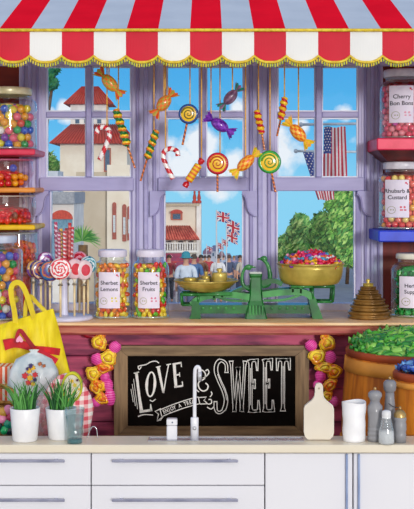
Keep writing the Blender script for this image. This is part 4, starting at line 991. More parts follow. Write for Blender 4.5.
MB().box(X(249.5, d), X(261.5, d), d-.034, d+.034, Z(273.4, d), Z(271.6, d), 0, .002).build('cap', mat('#dfe4dc', '#c4ccc0', rough=.3), r)
# beams
def beam(pts, w_, y0, y1, m, nm='beam'):
    P = smooth_path([(X(a, d), 0, Z(e_, d)) for a, e_ in pts], 5); up = []; dn = []
    for i, p in enumerate(P):
        t = (P[min(i+1, len(P)-1)]-P[max(i-1, 0)]).normalized(); nr = Vector((-t.z, 0, t.x)); ww = w_*(1 if not callable(w_) else 1)
        up.append((p.x+nr.x*w_/2, p.z+nr.z*w_/2)); dn.append((p.x-nr.x*w_/2, p.z-nr.z*w_/2))
    b = MB(); n = len(P)
    for i in range(n-1):
        q4 = [up[i], up[i+1], dn[i+1], dn[i]]
        vs = [(x, y0, z) for x, z in q4]+[(x, y1, z) for x, z in q4]
        fs = [(3, 2, 1, 0), (4, 5, 6, 7), (0, 1, 5, 4), (2, 3, 7, 6)]
        if i == 0: fs.append((0, 4, 7, 3))
        if i == n-2: fs.append((1, 2, 6, 5))
        b.add(vs, fs)
    return b.build(nm, m, r)
beam([(249, 296), (232, 294), (216, 294), (204, 296), (196, 300), (192, 304)], .026, d-.05, d-.028, GRL)
beam([(249, 296), (232, 294), (216, 294), (204, 296), (196, 300), (192, 304)], .026, d+.028, d+.05, GRN)
beam([(262, 294), (276, 292), (292, 291), (302, 291.5), (309, 295), (313, 301)], .026, d-.05, d-.028, GRL)
beam([(262, 294), (276, 292), (292, 291), (302, 291.5), (309, 295), (313, 301)], .026, d+.028, d+.05, GRN)
beam([(250, 286), (240, 289), (228, 294), (212, 296.5), (198, 298)], .016, d-.02, d+.02, GRN)
beam([(261, 283), (268, 281), (276, 281), (282, 284)], .02, d-.02, d+.02, GRN)
beam([(206, 291), (225, 299), (248, 300.5)], .010, d-.026, d-.016, GRL); beam([(263, 300), (285, 299), (306, 292)], .010, d-.026, d-.016, GRL)
# cradles under the pans
def cradle(px, y0, y1, half, nm='pan_cradle'):
    b = MB()
    for s_ in (-1, 1):
        for q_ in (-1, 1):
            b.tube([(X(px+s_*half, d), d+q_*.05, Z(y0, d)), (X(px+s_*half*.98, d), d+q_*.05, Z((y0+y1)/2, d)), (X(px+s_*half*.9, d), d+q_*.045, Z(y1, d))], .0055, 8)
        b.tube([(X(px+s_*half, d), d-.05, Z(y0, d)), (X(px+s_*half, d), d+.05, Z(y0, d))], .006, 8)
    for q_ in (-1, 1):
        b.tube([(X(px-half, d), d+q_*.05, Z(y0, d)), (X(px+half, d), d+q_*.05, Z(y0, d))], .007, 8)
        b.tube([(X(px-half*.9, d), d+q_*.045, Z(y1, d)), (X(px+half*.9, d), d+q_*.045, Z(y1, d))], .005, 8)
    return b.build(nm, GRN, r)
cradle(190, 293.5, 304, 8.5); cradle(322, 285.5, 301, 10.5)
for s_ in (-1, 1): b = MB(); b.tube([(X(198, d), d+s_*.05, Z(293.5, d)), (X(232, d), d+s_*.05, Z(293, d))], .007, 8); b.build('pan_support', GRL, r); b = MB(); b.tube([(X(290, d), d+s_*.05, Z(285.5, d)), (X(312, d), d+s_*.05, Z(285.5, d))], .007, 8); b.build('pan_support', GRL, r)
for x0, y0, y1 in ((214, 293.5, 299), (222, 293.5, 297), (300, 285, 293), (292, 285, 292)): MB().box(X(x0-1.6, d), X(x0+1.6, d), d-.05, d+.05, Z(y1, d), Z(y0, d), 0, .003).build('pan_support', GRL, r)
# swan shaped pointers
def swan(pts, rad, dy, nm='swan_pointer'):
    P = smooth_path([(X(a, d), d+dy, Z(e_, d)) for a, e_ in pts], 6); n = len(P)
    rr = [rad[0]+(rad[1]-rad[0])*i/(n-1) for i in range(n)]
    b = MB().tube(P, rr, 12, up=(0, 1, 0))
    return b, P
b, P = swan([(249, 288), (243.5, 283), (242.5, 277), (244.5, 272.5), (246.5, 269), (245, 265.5), (242.5, 266)], (.012, .0065), -.012)
b = MB().tube(smooth_path([W(x, y, d-.012) for x, y in [(250, 289), (244, 286), (242, 279), (243, 272), (246, 267.5), (251, 266.5)]], 6), [.011, .011, .0105, .010, .0095, .009, .0085, .008, .0078, .0076, .0074, .0072, .007, .007, .0068, .0066, .0064, .0062, .006, .006, .006, .006, .007, .008, .0085, .009, .009, .009, .0085, .008, .006][:31], 12, up=(0, 1, 0))
b.ball(W(248.5, 267.3, d-.012), .0125, sx=1.15, sy=.7); b.tube([W(251, 266.6, d-.012), W(256, 267.5, d-.012)], [.007, .001], 8); b.build('swan_pointer', GRL, r)
b = MB().tube(smooth_path([W(x, y, d+.012) for x, y in [(262, 286), (268, 284), (270, 277), (269, 269), (266.5, 263), (262, 258.5)]], 6), [.012]*8+[.010]*8+[.0085]*8+[.0075]*7, 12, up=(0, 1, 0))
b.ball(W(264, 258.8, d+.012), .0125, sx=1.15, sy=.7); b.tube([W(262, 258.5, d+.012), W(256.8, 259.3, d+.012)], [.007, .001], 8); b.build('swan_pointer', GRL, r)
# pans (resting on the cradles: things of their own)
def pan(lb, px, yr, yb, rt, rb, m, flat=.78, label2=None):
    c0 = (X(px, d), d); zr, zb_ = Z(yr, d), Z(yb, d); Rt, Rb = S(rt, d), S(rb, d)
    t = thing('scale_pan', lb, 'pan', (c0[0], d, zb_))
    b = MB(); k = .004
    pr = [(1e-4, zb_), (Rb*.9, zb_), (Rb, zb_+.004)]+[(Rb+(Rt-Rb)*(q_**flat), zb_+.004+(zr-zb_-.004)*q_) for q_ in (.25, .5, .75, 1)]+[(Rt-k, zr)]+[(Rb+(Rt-Rb)*(q_**flat)-k, zb_+.008+(zr-zb_-.008)*q_) for q_ in (.75, .5, .25)]+[(Rb*.9, zb_+.006), (1e-4, zb_+.006)]
    b.lathe(pr, (c0[0], d, 0), 56).build('dish', m, t)
    MB().tube([(c0[0]+Rt*cos(TAU*a/56), d+Rt*sin(TAU*a/56), zr) for a in range(56)], .0042, 8, closed=True).build('rolled_rim', BRASS, t)
    return zb_+.006
zf1 = pan('shallow brass pan holding small weights on the left of the scale', 206, 280.5, 291.2, 31.5, 17, BRASS, .55)
zf2 = pan('deep brass pan heaped with bright wrapped sweets on the right of the scale', 310.5, 263.5, 283.8, 33, 28, mat('#d8c05c', '#a8903c', rough=.3, metal=.3, scale=10), .4)
def weight(lb, px, dy, z0, r_, h, knob=True, m=BRASS, grp='brass weights', name='brass_weight', dd=None):
    dd = dd or d; x = X(px, dd); t = thing(name, lb, 'weight', (x, dd+dy, z0), grp)
    MB().lathe([(1e-4, z0), (r_*.92, z0), (r_, z0+h*.16), (r_, z0+h*.3), (r_*.94, z0+h*.36), (r_*.94, z0+h*.62), (r_, z0+h*.7), (r_, z0+h*.88), (r_*.95, z0+h), (1e-4, z0+h)], (x, dd+dy, 0), 36).build('body', m, t)
    if knob: MB().lathe([(r_*.35, z0+h), (r_*.25, z0+h+.004), (r_*.42, z0+h+.011), (r_*.3, z0+h+.017), (1e-4, z0+h+.018)], (x, dd+dy, 0), 20).build('knob', m, t)
BR2 = mat('#c9ae50', '#8a7428', rough=.3, metal=.3, scale=20)
weight('largest brass weight with a knob, right side of the left pan', 219.5, 0, zf1+.0005, .033, .072, grp='weights in the left pan')
weight('flat brass weight near the left rim of the pan', 190, -.01, zf1+.0005, .028, .052, False, BR2, 'weights in the left pan')
weight('small brass weight with a knob behind the middle of the left pan', 206, .045, zf1+.0005, .022, .056, True, BR2, 'weights in the left pan')
weight('low brass disc weight at the front of the left pan', 204, -.035, zf1+.0005, .024, .046, False, BRASS, 'weights in the left pan')
# heap of wrapped sweets
TOF = [('#e8306c', 'hot pink'), ('#d41c34', 'red'), ('#f8c828', 'yellow'), ('#8c3cb0', 'purple'), ('#f49ab8', 'pale pink'), ('#3c9ac0', 'blue'), ('#f4f0f4', 'white'), ('#f07828', 'orange')]
def toffee(col, s, nm='wrapped_sweet'):
    b = MB(); b.ball((0, 0, 0), .011*s, sx=1.15, sy=.9, sz=.8, n=10, m=6)
    for g in (-1, 1): b.lathe([(.002*s, 0), (.008*s, .009*s), (.009*s, .010*s), (.001, .008*s)], (g*.0105*s, 0, 0), 8, rot=Matrix.Rotation(g*PI/2, 3, 'Y'))
    o = b.build(nm, mat(col, rough=.22, coat=.5)); m = o.data; bpy.data.objects.remove(o); return m
tms = [(toffee(a, 1.0), nm) for a, nm in TOF]; wts = [6, 5, 3, 3, 3, 2, 1.5, 2]
c0 = (X(310.5, d), d); Rt = S(29, d); placed = []; zr = Z(263.5, d)
core_ = MB().lathe([(1e-4, zf2+.001), (S(20, d), zf2+.001), (Rt*.78, zr-.012), (Rt*.5, zr+.012), (1e-4, zr+.028)], (c0[0], c0[1], 0), 32)
tag(core_.build('heap_of_sweets', vor([a for a, _ in TOF], 70), None, (c0[0], d, zf2+.001)), 'mass of wrapped sweets underneath the heap in the right pan', 'sweets', None, 'stuff')
tries = 0
while len(placed) < 190 and tries < 6000:
    tries += 1; rr = Rt*math.sqrt(random.random()); a = random.uniform(0, TAU)
    x, y = rr*cos(a), rr*sin(a)
    if y > .07: continue
    z = zr-.004+.052*(1-(rr/Rt)**1.7)+random.uniform(-.002, .004)
    if all((x-p[0])**2+(y-p[1])**2+(z-p[2])**2 > .0165**2 for p in placed):
        placed.append((x, y, z)); (me, nm), = random.choices(tms, wts)
        add_sweet('wrapped_sweet', me, (c0[0]+x, c0[1]+y, z), (random.uniform(-.5, .5), random.uniform(-.5, .5), random.uniform(0, TAU)), '%s wrapped sweet in the heap on the right scale pan' % nm, 'sweet', 'wrapped sweets on the right scale pan')
# stack of brass weights
d = 4.98; z = SILLZ+.0005
WTS = mat('#a87c3c', '#5c3e14', rough=.3, metal=.35, scale=12)
layers = [(369.3, 21.5, 8.2), (369.3, 19.4, 6.8), (368.8, 16.4, 6), (368.4, 13.2, 4.8), (368.3, 10.6, 4.4), (368, 8.2, 3.8), (368, 5.4, 3.6)]
nmz = ['bottom, widest', 'second from bottom', 'third from bottom', 'fourth from bottom', 'third from top', 'second from top', 'topmost, smallest']
for (px, rp, hp), nm in zip(layers, nmz):
    h = S(hp*.93, d); weight('round brass weight in the tapering stack on the sill, %s' % nm, px, 0, z, S(rp, d), h-.0004, nm.startswith('top'), WTS if rp > 8 else BRASS, 'stacked brass weights', dd=d)
    z += h

# ============================================================ CHALKBOARD
d = 4.86
sg = thing('chalkboard_sign', 'framed chalkboard reading Love & Sweet, enjoy a treat, under the window sill', 'sign', (X(211, d), d, Z(437, d)))
WF = wood('#8f7453', '#6a5239', 'x', 6, k=10); WFz = wood('#9a7d5a', '#6c543a', 'z', 6, k=10)
def fr(pts, m): MB().prism(P3(pts), d-.012, d+.02).build('frame_rail', m, sg)
P3 = lambda pts: [(X(a, d), Z(b_, d)) for a, b_ in pts]
fr([(114.5, 345.5), (308.5, 345.5), (295, 355.5), (128, 355.5)], WF); fr([(128, 426), (295, 426), (308.5, 438), (114.5, 438)], WF)
fr([(114.3, 345.5), (127.8, 355.7), (127.8, 425.8), (114.3, 438)], WFz); fr([(308.7, 345.5), (295.2, 355.7), (295.2, 425.8), (308.7, 438)], WFz)
MB().box(X(127, d), X(296, d), d+.001, d+.018, Z(427, d), Z(354.5, d)).build('board', mat('#0c0807', '#120d0b', rough=.95, scale=30, spec=.1), sg)
CH = mat('#f3f1ec', '#e4e0da', rough=.9, scale=80); BK = mat('#0c0807', '#100b0a', rough=.95, spec=.1)
def chalk_b():
    return MB()
def stroke(b, pts, wpx, lvl=0, mi=0):
    """flat chalk line, width in pixels (a number or one per point)"""
    pts = [Vector(p) for p in pts]; n = len(pts); dd = d-.0006-lvl*.0008; L1 = []; L2 = []
    for i, p in enumerate(pts):
        t = (pts[min(i+1, n-1)]-pts[max(i-1, 0)]).normalized(); nr = Vector((-t.y, t.x)); w_ = (wpx[i] if isinstance(wpx, (list, tuple)) else wpx)/2
        L1.append(p+nr*w_); L2.append(p-nr*w_)
    vs = [(X(p.x, d), dd, Z(p.y, d)) for p in L1]+[(X(p.x, d), dd, Z(p.y, d)) for p in L2]
    b.add(vs, [(i, i+1, n+i+1, n+i) for i in range(n-1)], mi)
def sm(pts, k=5): return [(p.x, p.y) for p in smooth_path([Vector((a, b_)) for a, b_ in pts], k)]
# LOVE
b = chalk_b()
stroke(b, [(136.3, 372.5), (137.6, 383), (139.2, 396), (141.5, 411)], [2.8, 2.6, 2.6, 3.4])
stroke(b, [(133.8, 373.3), (139, 372)], 1.2); stroke(b, [(139.5, 411.8), (151.5, 410)], 2.4); stroke(b, [(150.6, 404), (151.2, 411)], [.8, 2.6])
for k, (a, c_) in enumerate((((133.6, 379), (137.6, 409)), ((132.2, 384), (135.4, 406)), ((131.0, 389), (133.2, 402)))): stroke(b, [a, c_], .55)
stroke(b, sm([(138, 416.5), (144, 414.6), (153, 415)]), [1.2]*5+[.9]*6)
stroke(b, sm([(141.5, 366.5), (139.2, 369.4), (138.2, 366.5), (141, 365.5), (146, 364.5), (151, 361.8), (156, 361.2), (159, 363.2)]), 1.0)
O = [(150.8+4.1*cos(t)-.7*sin(t), 384.3+12.2*sin(t)) for t in [TAU*i/28 for i in range(29)]]
stroke(b, O, [2.9-1.5*abs(sin(TAU*i/28)) for i in range(29)])
stroke(b, sm([(149.8, 400), (152.6, 401.3), (155.6, 399)]), .9)
stroke(b, [(158.2, 367), (160.6, 379), (163.4, 392.5)], [2.9, 2.5, 2.0]); stroke(b, [(163.6, 393), (166, 378), (168.6, 364.6)], [1.2, 1.1, 1.2])
stroke(b, [(156, 367.3), (160.6, 366.2)], 1.1); stroke(b, [(166.4, 364.9), (171, 363.9)], 1.1)
stroke(b, [(174.2, 364.5), (175, 376), (176, 386.6)], 2.9); stroke(b, [(172.5, 364.3), (181.4, 362.6)], 1.8); stroke(b, [(181.1, 361.9), (181.4, 367)], 1)
stroke(b, [(175.2, 375.3), (179.4, 374.4)], 1.5); stroke(b, [(179.5, 372.2), (179.8, 376.8)], .8); stroke(b, [(174.2, 387), (182.6, 385.8)], 1.8); stroke(b, [(182.2, 381.5), (182.8, 386.5)], 1)
b.build('lettering', CH, sg)
# ampersand and flourishes
b = chalk_b()
stroke(b, sm([(199, 372), (201, 370), (204, 371.5), (205.5, 375), (204, 379), (200, 381), (198.2, 384), (199.5, 388.5), (203, 391), (207, 389.5), (208, 385.5), (205.5, 383)]), 1.3)
stroke(b, sm([(203, 378), (206.5, 376), (209, 372.5), (207.5, 369.5), (205.5, 371)]), 1.1)
stroke(b, sm([(199, 392), (196, 389), (196, 384)]), 1)
stroke(b, sm([(205, 401), (208, 404), (211.5, 403), (211, 399.5), (208.5, 399.5)]), 1.1); stroke(b, sm([(207, 407), (211, 409), (214, 406.5)]), 1.1); stroke(b, sm([(210, 397), (212, 394), (211, 391.5)]), 1)
b.build('ampersand', CH, sg)
# banner
b = chalk_b()
def ban(t, off): x = 161+38*t; return (x+off*.25, 413.2-17*t+4*t*t+off)
stroke(b, [ban(i/10, -3.4) for i in range(11)], .9); stroke(b, [ban(i/10, 3.4) for i in range(11)], .9)
stroke(b, [ban(0, -3.4), ban(0, 3.4)], .9); stroke(b, [ban(1, -3.4), ban(1, 3.4)], .9)
stroke(b, [(161, 408.5), (155, 411.5), (158.5, 414), (157, 421), (163.5, 416.3)], 1); stroke(b, [(157, 421), (160.5, 420), (163.5, 416.3)], .8)
stroke(b, [(199, 397.5), (206.5, 397), (203.8, 400.5), (207.5, 403.8), (200, 404)], 1)
b.build('banner', CH, sg)
b = chalk_b(); txt = 'ENJOY A TREAT'
for i, ch in enumerate(txt):
    if ch == ' ': continue
    t = .06+.9*(i+.3)/len(txt); p = ban(t, 0); p2 = ban(t+.02, 0); an = math.atan2(-(p2[1]-p[1]), p2[0]-p[0])
    v, f = text_geo(ch, S(5.6, d), offset=S(.10, d))
    b.add([(X(p[0], d)+q_[0]*.74*cos(an)-q_[1]*sin(an), d-.0006, Z(p[1], d)+q_[0]*.74*sin(an)+q_[1]*cos(an)) for q_ in v], f)
b.build('banner_lettering', CH, sg)
# SWEET in tall outlined western letters
def western(segs, x0):
    out = []
    for s_ in segs: out.append([(x0+p[0], p[1]) for p in s_[0]]+[s_[1]])
    return out
def letter(x, strokes_, nm='lettering'):
    for lvl, grow, mi in ((0, 1.5, 0), (1, -.25, 1)):
        for pts, w_ in strokes_:
            P = [(x+a, b_) for a, b_ in pts]
            e = .9 if lvl == 0 else -.1
            # extend the ends
            v0 = (Vector(P[0])-Vector(P[1])).normalized()*e; v1 = (Vector(P[-1])-Vector(P[-2])).normalized()*e
            P[0] = tuple(Vector(P[0])+v0); P[-1] = tuple(Vector(P[-1])+v1)
            ww = [q_+grow for q_ in w_] if isinstance(w_, (list, tuple)) else w_+grow
            stroke(LB, P, ww, lvl, mi)
LB = chalk_b()
stem = lambda x, t, u, dx=0: ([(x, t), (x+.1+dx*.1, t+2.5), (x+dx*.3, t+5), (x+dx*.5, (t+u)/2), (x+dx*.7, u-5), (x+dx*.9, u-2.5), (x+dx, u)], [4.6, 2.6, 2.2, 2.6, 2.2, 2.6, 4.6])
letter(0, [(sm([(226.5, 372), (226, 364), (221, 360.5), (217, 363.5), (216, 371), (219, 380), (223.5, 390), (226, 400), (224, 409), (219.5, 412.5), (216, 410), (215.5, 402)], 4), [3.0]+[1.8]*8+[2.9]*24+[1.8]*8+[2.4]*4)])
WW = [3.6, 1.8, 1.2, 1.4, 1.2, 1.6, 2.8]
wst = lambda xa, xb, t, u: ([(xa, t), (xa+(xb-xa)*.06, t+2.5), (xa+(xb-xa)*.15, t+6), ((xa+xb)/2, (t+u)/2), (xa+(xb-xa)*.85, u-6), (xa+(xb-xa)*.95, u-2.5), (xb, u)], WW)
letter(0, [wst(231.2, 234.2, 361.5, 411), wst(238.2, 234.6, 368, 410.5), wst(238.2, 241.6, 368, 410.5), wst(245.0, 242, 361.5, 411)])
letter(0, [stem(250.2, 360.5, 411.5, .6), ([(250, 360.6), (257, 360.4)], 1.5), ([(256.8, 359.5), (257.2, 370)], [2.2, .6]), ([(251, 384), (254, 384)], 1.5), ([(254.6, 380), (254.6, 388)], .8), ([(251, 411.2), (258.6, 411)], 1.6), ([(258.4, 401), (258.8, 411.5)], [.6, 2.2])])
letter(0, [stem(264.8, 360, 411, .4), ([(264.5, 360.2), (271.4, 360)], 1.5), ([(271.2, 359), (271.6, 369.5)], [2.2, .6]), ([(265.4, 383.5), (268.4, 383.5)], 1.5), ([(269, 379.5), (269, 387.5)], .8), ([(265.4, 410.8), (273, 410.6)], 1.6), ([(272.8, 400.5), (273.2, 411)], [.6, 2.2])])
letter(0, [stem(283.2, 359.5, 410.5, -.3), ([(277.6, 360), (289, 359.8)], 1.7), ([(277.6, 359), (277.2, 370)], [2.2, .6]), ([(289, 359), (289.5, 369.5)], [2.2, .6])])
for (x, t, u) in ((249.6, 368, 405), (264.2, 367, 404), (282.2, 366, 404)):
    stroke(LB, [(x+.9, t), (x+.9, u)], .8, 2, 0)
stroke(LB, sm([(217.5, 374), (221, 383), (225, 392), (226.5, 400)]), .7, 2, 0)
LB.build('lettering', [CH, BK], sg)

# ============================================================ GARLANDS
def garland(lb, items, d=4.86):
    x0, y0 = items[0][:2]; r = thing('sweet_garland', lb, 'garland', (X(x0, d), d, Z(y0, d)))
    yel = [mat('#ffc020', '#ee5a18', rough=.25, coat=.4, scale=42, lo=.5, hi=.6, bump=.5), mat('#ffe034', '#fa9c1c', rough=.25, coat=.4, scale=42, lo=.5, hi=.6, bump=.5)]
    for (px, py, rx, ry, ang, kind) in items:
        C_ = W(px, py, d-.02); b = MB(); a = math.radians(ang)
        rot = Matrix.Rotation(-a, 3, 'Y'); rx *= 1.13; ry *= 1.13
        if kind in 'yo':
            n = 26; m = 12; w_, h_ = S(rx, d), S(ry, d)
            pr = [(1e-4, .022), (.35, .020), (.42, .013), (.5, .021), (.75, .018), (.82, .010), (.9, .013), (1, .004), (.95, -.008), (1e-4, -.01)]
            vs = []
            for q_, z in pr:
                for k in range(n):
                    t = TAU*k/n; g = 1+.05*(k % 2)+.10*sin(t*3+rx*5)+.06*sin(t*5+py)
                    vs.append(rot @ Vector((q_*w_*cos(t)*g, -z, q_*h_*sin(t)*g))+C_)
            fs = []; ms = []
            for i in range(len(pr)-1):
                for k in range(n): fs.append((i*n+k, i*n+(k+1) % n, (i+1)*n+(k+1) % n, (i+1)*n+k)); ms.append(2 if i in (2, 5) else (0 if kind == 'o' else 1))
            b.add(vs, fs, ms, True); b.build('foil_sweet', yel+[mat('#c8641c', '#9c3414', rough=.5)], r)
        elif kind == 'p':
            w_, h_ = S(rx, d), S(ry, d); n = 18; rows = 14; vs = []
            for i in range(rows+1):
                z = -h_+2*h_*i/rows; wr = math.sqrt(max(.02, 1-(z/h_)**2*.8))*(1+.16*(i % 2))
                for k in range(n): t = TAU*k/n; vs.append(rot @ Vector((w_*wr*cos(t), w_*.8*wr*sin(t), z))+C_)
            fs = [(i*n+k, i*n+(k+1) % n, (i+1)*n+(k+1) % n, (i+1)*n+k) for i in range(rows) for k in range(n)]+[tuple(range(n-1, -1, -1)), tuple(range(rows*n, rows*n+n))]
            b.add(vs, fs, [(i % 2) for i in range(rows) for k in range(n)]+[0, 0], True); b.build('paper_twist', [mat('#f01c98', '#d01080', rough=.45), mat('#fa80cc', '#ee4cb0', rough=.45)], r)
        elif kind == 'r':
            n = 8; P = lerp_pts(C_-(rot @ Vector((S(rx, d), 0, 0))), C_+(rot @ Vector((S(rx, d), 0, 0))), 6)
            b.tube(P, [.003, .009, .011, .009, .011, .008, .002], 8, up=(0, 1, 0)); b.build('ribbon_bow', mat('#c4142c', '#8c0c24', rough=.4), r)
    P = [W(q_[0], q_[1], d-.004) for q_ in items if q_[5] != 'r']; P.sort(key=lambda v: -v.z)
    MB().tube([P[0]+Vector((0, 0, .05))]+P, .002, 6).build('cord', TWINE, r)
garland('garland of yellow foil sweets and pink paper twists left of the chalkboard', [
 (90, 336, 6.5, 2, -10, 'r'), (99.5, 342, 6.5, 7.5, 20, 'y'), (101, 335.5, 3.6, 5, 10, 'o'), (115, 347, 5, 5, -40, 'p'), (108.5, 357.5, 7.5, 7.2, 0, 'y'), (97, 359, 5.2, 5, 20, 'p'), (104, 368, 8, 4.8, 5, 'o'),
 (93.5, 373.5, 6.8, 6.8, 10, 'y'), (105, 377, 4, 4.5, 0, 'p'), (99, 385, 7.5, 4.6, -35, 'o'), (96, 388, 6, 5, -50, 'y'), (108, 385, 4.2, 5.5, 5, 'p'), (110, 397, 4.4, 7.5, 3, 'p'), (102, 398.5, 7, 5.2, -20, 'o'), (96, 402, 4.5, 4, 0, 'p')])
garland('garland of yellow foil sweets and pink paper twists right of the chalkboard', [
 (339, 333.5, 6.5, 2, -10, 'r'), (327, 343, 7, 7.5, -15, 'y'), (325, 335.5, 4, 4.5, 0, 'o'), (311, 345.5, 5, 5, 40, 'p'), (317, 356.5, 7.8, 6.8, 5, 'y'), (330, 357, 5, 5.5, 20, 'p'), (325, 367.5, 8.5, 5.0, -5, 'y'),
 (334, 371.5, 6.8, 6.8, 0, 'o'), (320.5, 376, 4.6, 5, 0, 'p'), (330, 385, 7, 5.2, 40, 'o'), (318, 385, 4.2, 4, 0, 'p'), (327, 396, 5.5, 4.8, 20, 'y'), (333, 401.5, 4.8, 4.6, 0, 'p')])

# ============================================================ BARRELS
BENCH = .74
tag(MB().box(-1.3, 1.3, 4.11, 4.86, BENCH-.03, BENCH).box(-1.28, -1.22, 4.13, 4.85, 0.001, BENCH-.03).box(1.22, 1.28, 4.13, 4.85, 0.001, BENCH-.03).build('bench', wood('#7a4a2c', '#54301c', 'x', 5)), 'low dark wooden bench behind the kitchen counter that carries the bags and barrels', 'bench')
OAK = wood('#dc8420', '#a45610', 'z', 4, k=7, bump=.1); HOOP = wood('#e49a40', '#c07c2c', 'x', 4, k=2, bump=.1); RIMB = wood('#a84820', '#7c3014', 'x', 4, k=2)
def barrel(lb, px, d, pyr, R, bulge, grp=None):
    cx = X(px, d); zr = Z(pyr, d); z0 = BENCH+.0006; H = zr-z0
    r = thing('barrel', lb, 'barrel', (cx, d, z0)); n = 72
    prof = lambda t: R+(bulge-R)*sin(min(1, (1-t)*1.15+.0)*PI*.5) if t > .13 else R+(bulge-R)*1.0-.02*(.13-t)/.13
    b = MB(); rows = 14
    st = 24
    vs = []; fs = []
    for i in range(rows+1):
        t = i/rows; q_ = prof(t)
        for k in range(n):
            a = TAU*k/n; g = q_*(1-(.008 if k % 3 == 0 else 0)); vs.append((cx+g*cos(a), d+g*sin(a), z0+H*t))
    for i in range(rows):
        for k in range(n): fs.append((i*n+k, i*n+(k+1) % n, (i+1)*n+(k+1) % n, (i+1)*n+k))
    fs.append(tuple(range(n-1, -1, -1)))
    b.add(vs, fs, 0, True)
    b.lathe([(R-.002, zr), (R-.016, zr), (R-.018, zr-.06)], (cx, d, 0), n); b.build('staves', OAK, r)
    MB().lathe([(prof(.97)+.001, zr-.023), (R+.006, zr-.021), (R+.007, zr-.003), (R+.003, zr+.003), (R-.018, zr+.003), (R-.018, zr-.004)], (cx, d, 0), n).build('rim', RIMB, r)
    for (ta, tb) in ((zr-.026-R*.2, zr-.028), (z0+H*.01, z0+H*.01+R*.18)):
        tA, tB = (ta-z0)/H, (tb-z0)/H
        MB().lathe([(prof(tA)-.001, ta), (prof(tA)+.006, ta+.001), (prof((tA+tB)/2)+.006, (ta+tb)/2), (prof(tB)+.006, tb-.001), (prof(tB)-.001, tb)], (cx, d, 0), n).build('hoop', HOOP, r)
    MB().lathe([(1e-4, zr-.05), (R-.018, zr-.05)], (cx, d, 0), n).build('false_floor', OAK, r)
    return cx, zr
cxg, zg = barrel('large oak barrel heaped with green wrapped sweets at right under the sill', 416, 4.595, 349, .262, .284)
cxb, zb3 = barrel('small oak barrel of blue wrapped sweets in front of the large barrel', 427, 4.195, 372, .112, .116)
def long_sweet(col, col2, s, nm):
    b = MB(); P = lerp_pts((-.024*s, 0, 0), (.024*s, 0, 0), 10)
    b.tube(P, [s*v for v in (.003, .008, .0105, .0115, .012, .012, .012, .0115, .0105, .008, .003)], 10, mf=lambda i, k: 1 if (k in (2, 7)) else 0, rf=lambda i, k: 1+.08*(k % 2))
    for g in (-1, 1): b.lathe([(.002*s, 0), (.008*s, .009*s), (.0105*s, .013*s), (.001, .010*s)], (g*.023*s, 0, 0), 8, sx=1, sy=.5, rot=Matrix.Rotation(g*PI/2, 3, 'Y'))
    o = b.build(nm, [mat(col, rough=.25, coat=.5), mat(col2, rough=.25, coat=.5)]); m = o.data; bpy.data.objects.remove(o); return m
def heap(name, protos, cx, d, zr, R, rise, gap, count, group, corem, corelb, ymax, back=0.0):
    b = MB().lathe([(1e-4, zr-.048), (R-.03, zr-.048), (R-.03, zr-.024), (R*.6, zr+rise*.55-.024), (1e-4, zr+rise-.024)], (cx, d, 0), 32)
    for v in b.v: v.z += back*(v.y-d)/R if v.z > zr-.03 else 0
    tag(b.build('heap_of_sweets', corem, None, (cx, d, zr-.048)), corelb, 'sweets', None, 'stuff')
    pl = []; tr = 0
    while len(pl) < count and tr < 12000:
        tr += 1; rr = (R-.030)*math.sqrt(random.random()); a = random.uniform(0, TAU); x, y = rr*cos(a), rr*sin(a)
        if y > ymax: continue
        if X(430, d+y) < cx+x: continue
        z = zr-.004+rise*(1-(rr/R)**2)+back*y/R+random.uniform(-.001, .006)
        if all((x-p[0])**2+(y-p[1])**2 > gap*gap for p in pl):
            pl.append((x, y)); me, nm = random.choice(protos)
            add_sweet(name, me, (cx+x, d+y, z), (random.uniform(-.3, .3), random.uniform(-.3, .3), random.uniform(-.9, .9)+(PI if random.random() < .5 else 0)), nm, 'sweet', group)
heap('wrapped_sweet', [(long_sweet('#4fae34', '#1f7a20', 1.35, 'g'), 'bright green wrapped sweet heaped on the large barrel'), (long_sweet('#2a8834', '#7cc84c', 1.35, 'g'), 'dark green wrapped sweet heaped on the large barrel'), (long_sweet('#8ccc58', '#3a9830', 1.35, 'g'), 'pale green wrapped sweet heaped on the large barrel')],
     cxg, 4.595, zg, .25, .062, .023, 230, 'green wrapped sweets in the large barrel', mat('#0e4a1c', '#1c6a28', rough=.6), 'mass of green wrapped sweets inside the large barrel', .22, .02)
heap('wrapped_sweet', [(long_sweet('#2c5cc0', '#8cb8e8', 1.0, 'g'), 'blue wrapped sweet heaped on the small barrel'), (long_sweet('#16348c', '#4c84d4', 1.0, 'g'), 'dark blue wrapped sweet heaped on the small barrel'), (long_sweet('#6ca8e4', '#2c5cb8', 1.0, 'g'), 'light blue wrapped sweet heaped on the small barrel')],
     cxb, 4.195, zb3, .108, .034, .018, 70, 'blue wrapped sweets in the small barrel', mat('#142c78', '#1c449c', rough=.6), 'mass of blue wrapped sweets inside the small barrel', .1)

